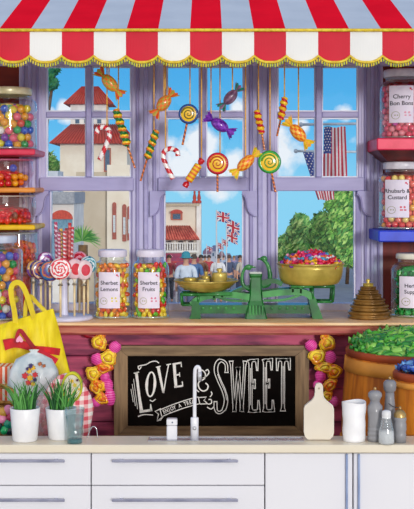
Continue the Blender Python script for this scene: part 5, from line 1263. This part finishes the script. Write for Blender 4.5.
# ============================================================ GIFT BAGS AT LEFT
YEL = mat('#fae61c', '#e0c60c', rough=.55, scale=8, stretch=(4, 1, 1)); d = 4.72
tb = thing('tote_bag', 'yellow fabric tote bag with a red ribbon bow at the left under the sill', 'bag', (X(26, d), d, BENCH))
rows = [(308.5, -13, 53, .0), (320, -14, 56.5, .03), (345, -14, 63, .05), (372, -14, 70, .06), (382, -8, 60, .06), (470, -2, 50, .05)]
b = MB(); nx = 26; G = []
def rowat(t):
    k = t*(len(rows)-1); i = min(int(k), len(rows)-2); f = k-i
    return [rows[i][j]*(1-f)+rows[i+1][j]*f for j in range(4)]
NY = 20
for side in (-1, 1):
    base = len(b.v); vs = []
    for i in range(NY+1):
        py, xa, xb, th = rowat(i/NY)
        for j in range(nx+1):
            u = j/nx; tilt = (1-u)*20*max(0, 1-i/NY*2.2)+(0 if u > .4 else 0)
            px = xa+(xb-xa)*u; fold = .006*sin(u*30+i*.5)*(.4+u)+.004*sin(u*57)
            z = max(Z(py+tilt, d), BENCH+.001)
            vs.append((X(px, d), d+side*(th*math.sqrt(max(0, 1-(2*u-1)**2))+.004)+(fold if side < 0 else 0), z))
    fs = []
    for i in range(NY):
        for j in range(nx):
            q4 = (i*(nx+1)+j, (i+1)*(nx+1)+j, (i+1)*(nx+1)+j+1, i*(nx+1)+j+1); fs.append(q4 if side < 0 else q4[::-1])
    b.add(vs, fs, 0, True)
b.build('bag_body', YEL, tb)
def band(pts, w_, m, dd, parent, name, th=.002, updir=(0, 1, 0)):
    P = smooth_path([W(x, y, dd) for x, y in pts], 6); b = MB(); vs = []
    n = len(P)
    for i, p in enumerate(P):
        t = (P[min(i+1, n-1)]-P[max(i-1, 0)]).normalized(); nr = t.cross(Vector((0, 1, 0))).normalized(); ww = w_ if not isinstance(w_, (list, tuple)) else w_[0]+(w_[1]-w_[0])*i/(n-1)
        vs += [p+nr*ww/2+Vector((0, -th, 0)), p-nr*ww/2+Vector((0, -th, 0)), p-nr*ww/2+Vector((0, th, 0)), p+nr*ww/2+Vector((0, th, 0))]
    fs = [(3, 2, 1, 0), (4*n-4, 4*n-3, 4*n-2, 4*n-1)]
    for i in range(n-1):
        for k in range(4): fs.append((4*i+k, 4*i+(k+1) % 4, 4*i+4+(k+1) % 4, 4*i+4+k))
    b.add(vs, fs); return b.build(name, m, parent)
band([(16, 328), (14.5, 312), (11.5, 296), (11.5, 287), (16, 282.5), (22, 285), (28, 298), (34.5, 320)], S(5.2, d), mat('#e6cf1c', '#d2b80c', rough=.55), d-.012, tb, 'handle')
band([(25, 322), (26, 303), (30, 296), (38, 304), (48, 314)], S(4, d), mat('#e2cc2c', '#c8ae10', rough=.55), d+.012, tb, 'handle')
RB_ = mat('#dc1424', '#b00c1c', rough=.4, scale=30)
bd = d-.074
band([(4, 345), (14, 343), (24, 345), (35, 349.5)], [S(11, d), S(6, d)], RB_, bd, tb, 'ribbon')
band([(15.5, 343), (18, 333), (21, 331), (27, 339), (35, 349.5)], [S(3.4, d), S(4.5, d)], mat('#b81024', '#8c0c1c', rough=.4), bd-.012, tb, 'ribbon')
band([(35, 349), (46, 350), (60, 352)], [S(6, d), S(7, d)], RB_, bd, tb, 'ribbon'); band([(38, 350.5), (47, 355.5), (57, 361.5)], [S(4, d), S(6, d)], mat('#e01c3c', '#c0142c', rough=.4), bd-.008, tb, 'ribbon')
MB().box(X(52.5, d), X(57, d), bd-.014, bd-.0105, Z(365, d), Z(358.5, d)).build('ribbon_tip', mat('#f4508c'), tb)
MB().ball(W(35.5, 349.5, bd-.012), .012, sz=.9).build('knot', RB_, tb)
hp = [(20.3+3.4*math.sin(t)**3*1.05, 338.8-(3.4*math.cos(t)-1.2*math.cos(2*t)-.5*math.cos(3*t))*-1*1.0) for t in [TAU*i/26 for i in range(26)]]
MB().prism([(X(a, bd), Z(b_, bd)) for a, b_ in hp], bd-.02, bd-.0165).build('heart_tag', mat('#f79ac0', '#f4b4d0', rough=.5), tb)
d = 4.48
CEL = mat('#e6ecee', '#b4c4cc', rough=.3, coat=.4, scale=16, bump=.3)
gb = thing('gift_bag', 'round pale blue cellophane gift bag with red and yellow flower picture below the yellow bag', 'gift bag', (X(33, d), d, BENCH))
prf = [(1e-4, BENCH+.001), (.07, BENCH+.001), (.085, BENCH+.03), (.098, Z(400, d)), (.098, Z(384, d)), (.09, Z(370, d)), (.068, Z(359, d)), (.03, Z(354, d)), (.012, Z(352, d)), (.02, Z(349.5, d)), (1e-4, Z(349.5, d))]
b = MB(); b.lathe(prf, (X(34, d), d, 0), 40, sy=.6)
for i, v in enumerate(b.v): v.y += .003*sin(v.x*160+v.z*60)
b.build('sack', CEL, gb)
pd = d-.066
b = MB()
for (px, py, rr, mi) in ((29, 371, 3.0, 1), (33, 368, 2.6, 1), (30, 378, 3.4, 1), (25, 376, 3.6, 0), (35, 375, 3.0, 0), (31, 366, 2.6, 2), (28, 383, 3.0, 0), (33, 384, 2.4, 1), (40, 364, 2.2, 3), (44, 366, 1.8, 3), (27.5, 369, 1.8, 2), (35, 380, 2.0, 2)):
    n = 12; pts = []
    for k in range(n): q_ = rr*(1 if k % 2 else .62); pts.append((X(px+q_*cos(TAU*k/n), pd), Z(py+q_*sin(TAU*k/n), pd)))
    b.prism(pts, pd-.003*(mi+1)*.6, pd+.012, mi)
b.build('flower_print', [mat('#d8343c'), mat('#eec02c'), mat('#3c2c6c'), mat('#b8683c')], gb)
# pink gingham cloth bundle with round badge ---------------------------------------------
key = 'gingham'
m, nt_, o_ = _new('gingham_cloth'); bs = nt_.nodes.new('ShaderNodeBsdfPrincipled'); bs.inputs['Roughness'].default_value = .8; nt_.links.new(bs.outputs[0], o_.inputs[0])
tc_ = nt_.nodes.new('ShaderNodeTexCoord'); sp_ = nt_.nodes.new('ShaderNodeSeparateXYZ'); nt_.links.new(tc_.outputs['Object'], sp_.inputs[0]); tot = None
for ax_ in ('X', 'Z'):
    a_ = nt_.nodes.new('ShaderNodeMath'); a_.operation = 'MULTIPLY_ADD'; a_.inputs[1].default_value = 34; a_.inputs[2].default_value = 10.3 if ax_ == 'X' else 10.0; nt_.links.new(sp_.outputs[ax_], a_.inputs[0])
    f_ = nt_.nodes.new('ShaderNodeMath'); f_.operation = 'FRACT'; nt_.links.new(a_.outputs[0], f_.inputs[0])
    g_ = nt_.nodes.new('ShaderNodeMath'); g_.operation = 'GREATER_THAN'; g_.inputs[1].default_value = .5; nt_.links.new(f_.outputs[0], g_.inputs[0])
    if tot is None: tot = g_
    else: s_ = nt_.nodes.new('ShaderNodeMath'); s_.operation = 'ADD'; nt_.links.new(tot.outputs[0], s_.inputs[0]); nt_.links.new(g_.outputs[0], s_.inputs[1]); tot = s_
h_ = nt_.nodes.new('ShaderNodeMath'); h_.operation = 'MULTIPLY'; h_.inputs[1].default_value = .5; nt_.links.new(tot.outputs[0], h_.inputs[0])
rp = nt_.nodes.new('ShaderNodeValToRGB'); rp.color_ramp.elements[0].color = lin('#f6f0ea'); rp.color_ramp.elements[1].color = lin('#e05866'); ee = rp.color_ramp.elements.new(.5); ee.color = lin('#f2b0b2')
nt_.links.new(h_.outputs[0], rp.inputs[0]); nt_.links.new(rp.outputs[0], bs.inputs['Base Color']); GING = m
d = 4.36
gg = thing('gift_bundle', 'pink and white checked cloth bundle with a round yellow badge behind the glass of water', 'gift bundle', (X(67, d), d, BENCH))
b = MB(); b.lathe([(1e-4, BENCH+.001), (.06, BENCH+.001), (.082, BENCH+.03), (.092, Z(425, d)), (.10, Z(408, d)), (.088, Z(395, d)), (.062, Z(383, d)), (.03, Z(376, d)), (.015, Z(374, d)), (1e-4, Z(373, d))], (X(67, d), d, 0), 40, sx=.98, sy=.55)
for v in b.v: v.x += .004*sin(v.z*70)
b.build('cloth', GING, gg)
pd = d-.054; rx = Matrix.Rotation(PI/2, 3, 'X')
MB().lathe([(S(9.2, d), 0), (S(9.8, d), .006), (S(11, d), .006), (S(11.6, d), 0), (S(11, d), -.03)], (X(72, pd), pd, Z(387, pd)), 36, rot=rx, sx=.9, sy=1.3).build('badge_rim', mat('#d4d028', '#b0b820', rough=.4), gg)
MB().lathe([(1e-4, .003), (S(9.2, d), .003)], (X(72, pd), pd, Z(387, pd)), 36, rot=rx, sx=.9, sy=1.3).build('badge', mat('#e6e0cc', '#cfc8b0', rough=.5), gg)
b = MB()
for (px, py, rr, mi) in ((72, 381, 2.4, 0), (75, 385, 2.6, 1), (70, 388, 2.2, 2), (75, 392, 2.6, 1), (71.5, 395, 2, 0), (77.5, 380, 1.6, 2), (79, 389, 1.5, 0)):
    b.prism([(X(px+rr*(1 if k % 2 else .6)*cos(TAU*k/10), pd), Z(py+rr*(1 if k % 2 else .6)*sin(TAU*k/10), pd)) for k in range(10)], pd-.006-.0008*mi, pd-.0031, mi)
b.build('flower_print', [mat('#e8b81c'), mat('#d8c43c'), mat('#5c2c3c')], gg)
# pink rose-like sweets bag between the pots
d = 4.24
sb = thing('sweet_packet', 'slim clear packet of pink sweets seen between the two white plant pots', 'packet', (X(43, d), d, BENCH))
b = MB(); b.lathe([(1e-4, BENCH+.001), (.035, BENCH+.001), (.042, BENCH+.03), (.036, Z(415, d)), (.022, Z(404, d)), (.014, Z(401, d)), (.03, Z(396, d)), (1e-4, Z(396, d))], (X(43, d), d, 0), 24, sy=.6)
b.build('film', glass('#fbeef0', .1, .5, .15, .2, '#f0c8cc'), sb)
for k in range(14): MB().ball((X(43, d)+random.uniform(-.018, .018), d+random.uniform(-.006, .006), BENCH+.02+k*.0132), .0125, n=10, m=7).build('pink_sweet', mat(['#d8606c', '#e08a90', '#b8785c'][k % 3], rough=.4), sb)
d = 4.60
bxs = thing('popcorn_box', 'orange and white vertically striped box at the left edge under the yellow bag', 'box', (X(2, d), d, BENCH))
b = MB(); n = 12; x0, x1 = X(-14, d), X(13, d)
for i in range(n):
    xa, xb = x0+(x1-x0)*i/n, x0+(x1-x0)*(i+1)/n; fl = lambda x: x+(x-(x0+x1)/2)*.12
    vs = [(xa, d-.04, BENCH+.001), (xb, d-.04, BENCH+.001), (fl(xb), d-.05, Z(365, d)), (fl(xa), d-.05, Z(365, d)), (xa, d+.04, BENCH+.001), (xb, d+.04, BENCH+.001), (fl(xb), d+.05, Z(365, d)), (fl(xa), d+.05, Z(365, d))]
    fs = [(0, 1, 2, 3), (5, 4, 7, 6), (3, 2, 6, 7)]
    if i == 0: fs.append((4, 0, 3, 7))
    if i == n-1: fs.append((1, 5, 6, 2))
    b.add(vs, fs, i % 2)
b.build('carton', [mat('#f4e8dc', rough=.6), mat('#e86c3c', '#d8502c', rough=.6)], bxs)
d = 4.3
WK = mat('#c08a44', '#80501c', rough=.6, scale=60, stretch=(1, 1, 3), lo=.4, hi=.6, bump=.4)
bk = thing('wicker_basket', 'brown wicker basket with foil sweets at the left edge beside the first plant pot', 'basket', (X(2, d), d, BENCH))
b = MB(); cxk = X(-2, d); n = 40; rws = 18; z0, z1 = BENCH+.001, Z(399, d); vs = []
for i in range(rws+1):
    for k in range(n): t = TAU*k/n; rr = (.055+.022*i/rws)*(1+.03*((i+k//2) % 2)); vs.append((cxk+rr*cos(t), d+rr*sin(t)*.9, z0+(z1-z0)*i/rws*.9))
b.add(vs, [(i*n+k, i*n+(k+1) % n, (i+1)*n+(k+1) % n, (i+1)*n+k) for i in range(rws) for k in range(n)]+[tuple(range(n-1, -1, -1))], 0, True)
b.build('woven_side', WK, bk)
hz = z0+(z1-z0)*.9
b = MB(); b.tube([(cxk+.078*cos(TAU*k/40), d+.07*sin(TAU*k/40), hz) for k in range(40)], .007, 8, closed=True); b.build('woven_rim', WK, bk)
b = MB(); b.tube([(cxk+.076*cos(PI*k/24), d, hz+.075*sin(PI*k/24)) for k in range(25)], .0055, 8); b.tube([(cxk+.076*cos(PI*k/24), d+.008, hz+.065*sin(PI*k/24)) for k in range(25)], .004, 8); b.build('handle', WK, bk)
eggs = [('#149a7c', 'teal'), ('#1c2c34', 'dark'), ('#b82c5c', 'crimson'), ('#18ac64', 'green'), ('#e88ab0', 'pink'), ('#c89838', 'gold')]
em = {}
for i, (px, py, dy, k) in enumerate(((8, 424, -.062, 0), (11, 417, -.055, 2), (5, 430, -.066, 3), (10, 431, -.06, 1), (2, 419, -.06, 4), (13, 425, -.055, 0), (3, 412, -.05, 5), (-2, 426, -.066, 1), (8, 410, -.045, 4))):
    if k not in em:
        o = MB().ball((0, 0, 0), .016, sz=1.15, n=14, m=10).build('foil_egg', mat(eggs[k][0], rough=.25, coat=.5)); em[k] = o.data; bpy.data.objects.remove(o)
    dd = d-.10+dy*.3
    add_sweet('foil_egg', em[k], W(px, py, dd), (0, .4*i, 0), '%s foil-wrapped sweet in the heap at the left edge beside the plant pot' % eggs[k][1], 'sweet', 'foil sweets beside the left plant pot')
tag(MB().lathe([(1e-4, BENCH+.001), (.05, BENCH+.001), (.07, BENCH+.06), (.074, Z(437, 4.2)), (.068, Z(437, 4.2)), (.05, BENCH+.08), (1e-4, BENCH+.078)], (X(3, 4.165), 4.165, 0), 32, sy=.7).build('sweet_dish', glass('#f0f4f4', .1, .5), None, (X(3, 4.165), 4.165, BENCH+.001)), 'glass dish under the foil sweets at the left edge', 'dish')

# ============================================================ KITCHEN COUNTER
CT = .9; CF, CBK = 3.92, 4.07
tag(MB().box(-1.3, 1.3, CF, CBK, CT-.027, CT, 0, .004).build('worktop', mat('#e8dfcb', '#e2d8c2', rough=.3, scale=3)), 'long cream kitchen worktop across the bottom of the picture', 'worktop')
CW = mat('#e4e4ea', '#dfdfe6', rough=.4, scale=2); HND = mat('#a9abc0', '#8f92aa', rough=.25, metal=.4); GAP = mat('#9a9aa6', rough=.8)
y1_, y0_ = CBK-.005, CF+.012; ZB, ZT_ = .10, CT-.0275
def cabinet(lb, px0, px1, kind):
    x0, x1 = X(px0, CF), X(px1, CF); r = thing('cabinet', lb, 'cabinet', ((x0+x1)/2, (y0_+y1_)/2, 0.001))
    g = .0012
    MB().box(x0+.0006, x1-.0006, y0_+.019, y1_, ZB, ZT_-.0005).build('carcass', mat('#cfcfd8', rough=.6), r)
    MB().box(x0+.02, x1-.02, y0_+.05, y1_, .001, ZB).build('plinth', mat('#c8c8d0', rough=.6), r)
    if kind == 'drawers':
        zs = [ZT_-.0025, Z(486.5, CF)+.0012, Z(486.5, CF)-.19]; zz = [ZT_-.0025]
        a = ZT_-.0025; hts = [Z(486.5, CF)]; hts.append(hts[0]-.2); hts.append(hts[1]-.25); hts.append(ZB)
        for i, bb in enumerate(hts):
            f = MB().box(x0+g, x1-g, y0_, y0_+.018, bb+.0014, a, 0, .002).build('drawer', CW, r)
            hz = a-S(7.2, CF) if i == 0 else a-S(12, CF)
            if i == 0: hz = Z(460.5, CF)
            if i == 1: hz = Z(499.8, CF)
            hx0, hx1 = (X(112, CF), X(238, CF)) if px0 > 80 else (X(-68, CF), X(65, CF))
            h = MB().box(hx0, hx1, y0_-.022, y0_-.014, hz-.005, hz+.004, 0, .002)
            for hx in (hx0+.03, hx1-.03): h.box(hx-.006, hx+.006, y0_-.016, y0_+.001, hz-.004, hz+.003)
            h.build('handle', HND, f); a = bb-.0014
    else:
        f = MB().box(x0+g, x1-g, y0_, y0_+.018, ZB+.001, ZT_-.0025, 0, .002).build('door', CW, r)
        hx = X(347, CF) if kind == 'left' else X(359.2, CF)
        MB().box(hx-.0035, hx+.0035, y0_-.010, y0_+.001, ZB+.02, ZT_-.003, 0, .002).build('handle', mat('#9fb0d4', '#8a9cc4', rough=.3, metal=.3), f)
    return r
cabinet('white drawer unit with bar handles at the left of the counter', -80, 90.5, 'drawers')
cabinet('white drawer unit with long bar handles under the sink', 90.9, 264.8, 'drawers')
cabinet('white cupboard with a slim vertical handle at its right edge', 265.2, 353.2, 'left')
cabinet('white cupboard at the right end with a slim vertical handle at its left edge', 353.8, 495, 'right')
STL = mat('#d6d6da', '#c2c2c8', rough=.2, metal=.6)
d = 3.985
sk = thing('sink', 'thin steel sink rim let into the worktop under the tap', 'sink', (X(225, d), d, CT))
b = MB(); x0, x1 = X(148, 4.0), X(304, 4.0)
b.box(x0, x1, 3.975, 3.981, CT+.0003, CT+.0028, 0, .001).box(x0, x1, 4.033, 4.039, CT+.0003, CT+.0028, 0, .001).box(x0, x0+.006, 3.9811, 4.0329, CT+.0003, CT+.0028, 0, .001).box(x1-.006, x1, 3.9811, 4.0329, CT+.0003, CT+.0028, 0, .001)
b.build('rim', STL, sk); MB().box(x0+.0061, x1-.0061, 3.9811, 4.0329, CT+.0002, CT+.0009).build('drainer', STL, sk)
b = MB()
for k in range(7): MB().box(x0+.25+k*.035, x0+.262+k*.035, 3.99, 4.027, CT+.001, CT+.0022, 0, .0006).build('groove', STL, sk)
# tap
TAPM = mat('#ececf0', '#dcdce4', rough=.2, coat=.4); z0 = CT+.0011; d = 4.007
tp = thing('mixer_tap', 'white and chrome tall mixer tap with a hooked spout in front of the chalkboard', 'tap', (X(194.5, d), d, z0))
MB().lathe([(.0001, z0), (.0135, z0), (.0135, Z(418, d)), (.012, Z(417.3, d)), (.0001, Z(417.3, d))], (X(194.6, d), d, 0), 28).build('body', TAPM, tp)
P = smooth_path([W(194.6, 417.5, d), W(194.7, 395, d), W(194.9, 373, d), W(195.8, 368.2, d), W(197.8, 366.8, d), W(199.5, 369, d), W(199.6, 374, d)], 6)
MB().tube(P, .0062, 16, up=(0, 1, 0)).build('spout', TAPM, tp)
MB().tube([W(199.6, 371.5, d), W(199.8, 381, d)], [.0075, .007], 16, up=(0, 1, 0)).build('nozzle', STL, tp)
MB().tube([(X(194.6, d), d-.013, z0+.04), (X(194.6, d), d-.022, z0+.04)], .006, 12).build('button', STL, tp)
st = thing('tap_control', 'short white square tap control with a dark dot, left of the tall tap', 'tap', (X(172, d), d, z0))
MB().box(X(166.8, d), X(177.2, d), d-.016, d+.016, z0, Z(425, d), 0, .003).build('body', TAPM, st)
MB().box(X(166.6, d), X(177.4, d), d-.0165, d+.0165, Z(424.6, d), Z(418.5, d), 0, .003).build('lever', TAPM, st)
MB().tube([(X(172.5, d), d-.016, Z(421.5, d)), (X(172.5, d), d-.0178, Z(421.5, d))], .0028, 14).build('dot', mat('#5c6c84'), st)
# plant pots with grass
POT = mat('#f0f0f2', '#e6e6ea', rough=.35)
def pot(lb, px, d, top, rt, rb, gtop, seed, lean):
    random.seed(seed); cx = X(px, d); z0 = CT+.0006; zt = Z(top, d); Rt, Rb = S(rt, d), S(rb, d)
    r = thing('potted_grass', lb, 'potted plant', (cx, d, z0))
    MB().lathe([(1e-4, z0), (Rb*.95, z0), (Rb, z0+.003), (Rt, zt-.002), (Rt*.985, zt), (Rt*.94, zt), (Rt*.93, zt-.014), (1e-4, zt-.014)], (cx, d, 0), 44).build('pot', POT, r)
    MB().lathe([(1e-4, zt-.009), (Rt*.6, zt-.010), (Rt*.925, zt-.012)], (cx, d, 0), 30).build('soil', mat('#4a3a2a', '#2e2418', rough=.9, scale=120), r)
    b = MB()
    for k in range(66):
        a = random.uniform(0, TAU); rr = Rt*.75*math.sqrt(random.random()); bx_, by_ = cx+rr*cos(a), d+rr*sin(a)*.9
        h = (Z(gtop, d)-zt)*random.uniform(.55, 1.05); ln = random.gauss(lean, .22); ly = random.gauss(0, .1)
        dx = max(-.055, min(.055, h*ln+rr*cos(a)*.6)); droop = random.uniform(0, .35)
        P = []
        for j in range(7):
            t = j/6; P.append(Vector((bx_+dx*t**1.6, by_+max(-.05, min(.03, h*ly*t*t)), zt-.010+h*(t-droop*.5*t**3))))
        w_ = random.uniform(.0022, .0036); vs = []
        for j, p in enumerate(P):
            ww = w_*(1-(j/6)**2*.92); vs += [p+Vector((-ww, 0, 0)), p+Vector((0, -ww*.6, 0)), p+Vector((ww, 0, 0)), p+Vector((0, ww*.3, 0))]
        b.add(vs, [(4*j+q_, 4*j+(q_+1) % 4, 4*j+4+(q_+1) % 4, 4*j+4+q_) for j in range(6) for q_ in range(4)], random.randrange(3))
    b.build('grass', [mat('#3c8436', '#286a28', rough=.5), mat('#22602a', '#174a20', rough=.5), mat('#64a850', '#488c3c', rough=.5)], r)
pot('white pot of green grass at the left end of the worktop', 25, 3.992, 407.5, 15.0, 12.3, 375, 3, -.05)
pot('white pot of green grass behind the glass of water', 61, 4.025, 407.5, 15.5, 12.3, 373, 5, .02)
random.seed(11)
# glass of water
d = 3.953; cx = X(74.6, d); z0 = CT+.0006; zt = Z(408, d)
gl = thing('water_glass', 'clear blue-green tumbler of water in front of the second plant pot', 'glass', (cx, d, z0))
Rt, Rb = S(10, d), S(7.8, d)
MB().lathe([(1e-4, z0), (Rb*.96, z0), (Rb, z0+.003), (Rb*1.01, z0+.016), (Rt, zt), (Rt*.95, zt), (Rb*.93, z0+.018), (1e-4, z0+.016)], (cx, d, 0), 36).build('tumbler', glass('#eef6f6', .06, .6, .03, .04, '#dfeeef'), gl)
MB().lathe([(1e-4, z0+.0005), (Rb*.93, z0+.0008), (Rb*.95, z0+.013), (1e-4, z0+.014)], (cx, d, 0), 30).build('thick_base', glass('#7cb4b8', .1, .4, .05, .45, '#4c949c'), gl)
MB().lathe([(Rb*.90, z0+.019), (Rt*.915, Z(416, d)), (1e-4, Z(416, d))], (cx, d, 0), 30).build('water', glass('#e6f1f2', .04, .2, .03, .10, '#d2e4e8'), gl)
# thin wire loop right of the glass
d = 4.0
wl = MB().tube(smooth_path([W(x, y, d) for x, y in [(87.5, 438), (89.5, 431), (93, 426.5), (96.5, 429), (97.5, 438)]], 6), .0016, 8)
for v in wl.v: v.z = max(v.z, CT+.0018)
tag(wl.build('wire_loop', STL, None, W(93, 438, d)), 'thin steel wire loop standing on the worktop right of the glass', 'wire')
# chopping board leaning
d = 4.0
cb = thing('chopping_board', 'cream chopping board with a rounded handle on the worktop right of the chalkboard', 'chopping board', (X(319, d), d, CT+.0006))
half = [(0, 382.8), (2.6, 383.6), (3.9, 386.5), (3.9, 392), (4.6, 396.5), (7, 400), (11, 403), (14, 405.5), (15, 409), (15, 432), (14, 436), (11, 439.2)]
pl = [(X(318.8+a, d), max(Z(y, d), CT+.0008)) for a, y in half]+[(X(318.8-a, d), max(Z(y, d), CT+.0008)) for a, y in half[::-1][:-1]]
MB().prism(pl, d-.007, d+.009).build('board', mat('#e0d8ca', '#d4cab8', rough=.5, scale=5), cb)
e = [(X(318.8+a*.93, d), d-.0075, max(CT+.004, Z(385+(y-385)*.975, d))) for a, y in half]
MB().tube([Vector(q_) for q_ in e], .0012, 6).build('edge_line', mat('#f8f4ea'), cb)
MB().tube([(X(318.8, d), d-.0078, Z(388, d)), (X(318.8, d), d+.0098, Z(388, d))], .0035, 14).build('hanging_hole', mat('#b8ac98'), cb)
# white crumpled cup
d = 3.99
cp = thing('white_beaker', 'white ceramic beaker with gently dented sides right of the chopping board', 'beaker', (X(354, d), d, CT+.0006))
b = MB(); n = 40; rws = 16; z0 = CT+.0006; zt = Z(401.5, d); vs = []
for i in range(rws+1):
    t = i/rws; rr = S(11.0+.9*t, d)
    for k in range(n):
        a = TAU*k/n; g = 1+.025*sin(t*9+a*2)+.015*sin(t*17-a); vs.append((X(354, d)+rr*g*cos(a), d+rr*g*sin(a), z0+(zt-z0)*t+(.003*sin(a*2) if i == rws else 0)))
fs = [(i*n+k, i*n+(k+1) % n, (i+1)*n+(k+1) % n, (i+1)*n+k) for i in range(rws) for k in range(n)]+[tuple(range(n-1, -1, -1))]
b.add(vs, fs, 0, True); top = vs[-n:]
inn = [(X(354, d)+(x-X(354, d))*.9, d+(y-d)*.9, z) for x, y, z in top]; low = [(x, y, z0+.01) for x, y, z in inn]
b.add(top+inn+low, [(k, (k+1) % n, n+(k+1) % n, n+k) for k in range(n)]+[(n+k, n+(k+1) % n, 2*n+(k+1) % n, 2*n+k) for k in range(n)]+[tuple(range(2*n, 3*n))], 0, True)
b.build('cup', mat('#f8f8fa', '#f0f0f4', rough=.4), cp)
# mills and shakers
GREY = mat('#98989c', '#85858a', rough=.4, coat=.2, scale=5); GREY2 = mat('#8c8c90', '#78787e', rough=.4, coat=.2, scale=5)
def turned(name, lb, px, d, base, prof_, m, topm, split, knob):
    cx = X(px, d); z0 = CT+.0006; r = thing(name, lb, name.replace('_', ' '), (cx, d, z0))
    pts = [(max(1e-4, S(a, d)), max(z0, Z(y, d))) for a, y in prof_]
    pts[0] = (pts[0][0], z0)
    lo_p = [(1e-4, z0)]+[p for p, q_ in zip(pts, prof_) if q_[1] >= split]; hi_p = [p for p, q_ in zip(pts, prof_) if q_[1] <= split]
    lo_p.append((1e-4, lo_p[-1][1])); hi_p = hi_p+[(1e-4, hi_p[-1][1])]
    MB().lathe(lo_p, (cx, d, 0), 32).build('body', m, r); MB().lathe(hi_p, (cx, d, 0), 32).build('cap', topm, r)
    zt = hi_p[-1][1]
    if knob: MB().ball((cx, d, zt+.0045), .0052, sz=1.2).build('knob', knob, r)
    return r
KN = mat('#c9a874', '#a88450', rough=.3, metal=.5)
turned('pepper_mill', 'grey turned pepper mill nearest the white beaker', 375, 3.985, 0, [(7.4, 439), (7.5, 436), (6.9, 435.3), (7.4, 434.6), (7.4, 431.8), (6.8, 431), (7.2, 430), (7.2, 427.5), (6.7, 426.8), (7.1, 426), (6.8, 418), (7.4, 412), (7.4, 406), (5.4, 403.5), (4.6, 401), (5.8, 398), (7.0, 396), (6.8, 393), (4.6, 391), (1.6, 390.2)], GREY, GREY, 401, KN)
turned('pepper_mill', 'taller grey pepper mill with a round head standing behind', 389.8, 4.015, 0, [(7.0, 438), (7.1, 434), (6.5, 433), (6.9, 432), (6.7, 428), (6, 424), (5.6, 412), (5.2, 404), (4.6, 398), (4.4, 392), (6.0, 390), (6.5, 386), (6.4, 382.5), (4.6, 380.4), (1.6, 379.6)], GREY2, GREY2, 392, KN)
ss = thing('salt_shaker', 'glass salt shaker filled with white salt in front of the tall mill', 'salt shaker', (X(386.4, 3.94), 3.94, CT+.0006))
d = 3.94; cx = X(386.4, d); z0 = CT+.0006
MB().lathe([(1e-4, z0), (S(7.4, d), z0), (S(8.2, d), z0+.006), (S(7.9, d), Z(432, d)), (S(5.4, d), Z(420, d)), (S(4.4, d), Z(417.5, d))], (cx, d, 0), 32).build('glass_body', glass('#eef2f4', .12, .5, .05, .15, '#d4d8dc'), ss)
MB().lathe([(1e-4, z0+.002), (S(7.2, d), z0+.002), (S(7.6, d), z0+.007), (S(7.2, d), Z(431, d)), (1e-4, Z(430, d))], (cx, d, 0), 28).build('salt', mat('#f2f0ee', '#e6e4e2', rough=.9, scale=120), ss)
MB().lathe([(S(4.5, d), Z(418, d)), (S(4.7, d), Z(414, d)), (S(4.3, d), Z(411.2, d)), (S(2.5, d), Z(410.2, d)), (1e-4, Z(410, d))], (cx, d, 0), 24).build('cap', mat('#e8e8ea', '#d4d4d8', rough=.25), ss)
b = MB()
for k in range(5): b.lathe([(S(6.9-k*.55, d), Z(429-k*2.5, d)), (S(7.05-k*.55, d), Z(428.4-k*2.5, d)), (S(6.7-k*.55, d), Z(427.8-k*2.5, d))], (cx, d, 0), 28)
b.build('glass_ridge', glass('#e0e4e8', .2, .5, .05, .3, '#b4b8bc'), ss)
turned('pepper_grinder', 'short ringed grey grinder with a bronze cap at the right of the mills', 400, 3.965, 0, [(6.0, 439.5), (6.2, 434), (5.6, 432), (6.5, 429), (6.3, 424), (5.8, 422), (6.4, 419), (6.2, 417), (6.2, 416.5), (6.0, 413.5), (4.4, 411), (2.2, 409.5)], GREY, mat('#c4a468', '#8a744c', rough=.3, metal=.5), 417, KN)
hb = MB().tube(smooth_path([W(x, y, 3.965) for x, y in [(400, 408), (394, 407), (388.5, 403.5)]], 4), .0016, 6)
tag(hb.build('grinder_crank', mat('#23242c', rough=.4), None, W(398, 408, 3.965)), 'thin black crank wire above the short grinder', 'crank')
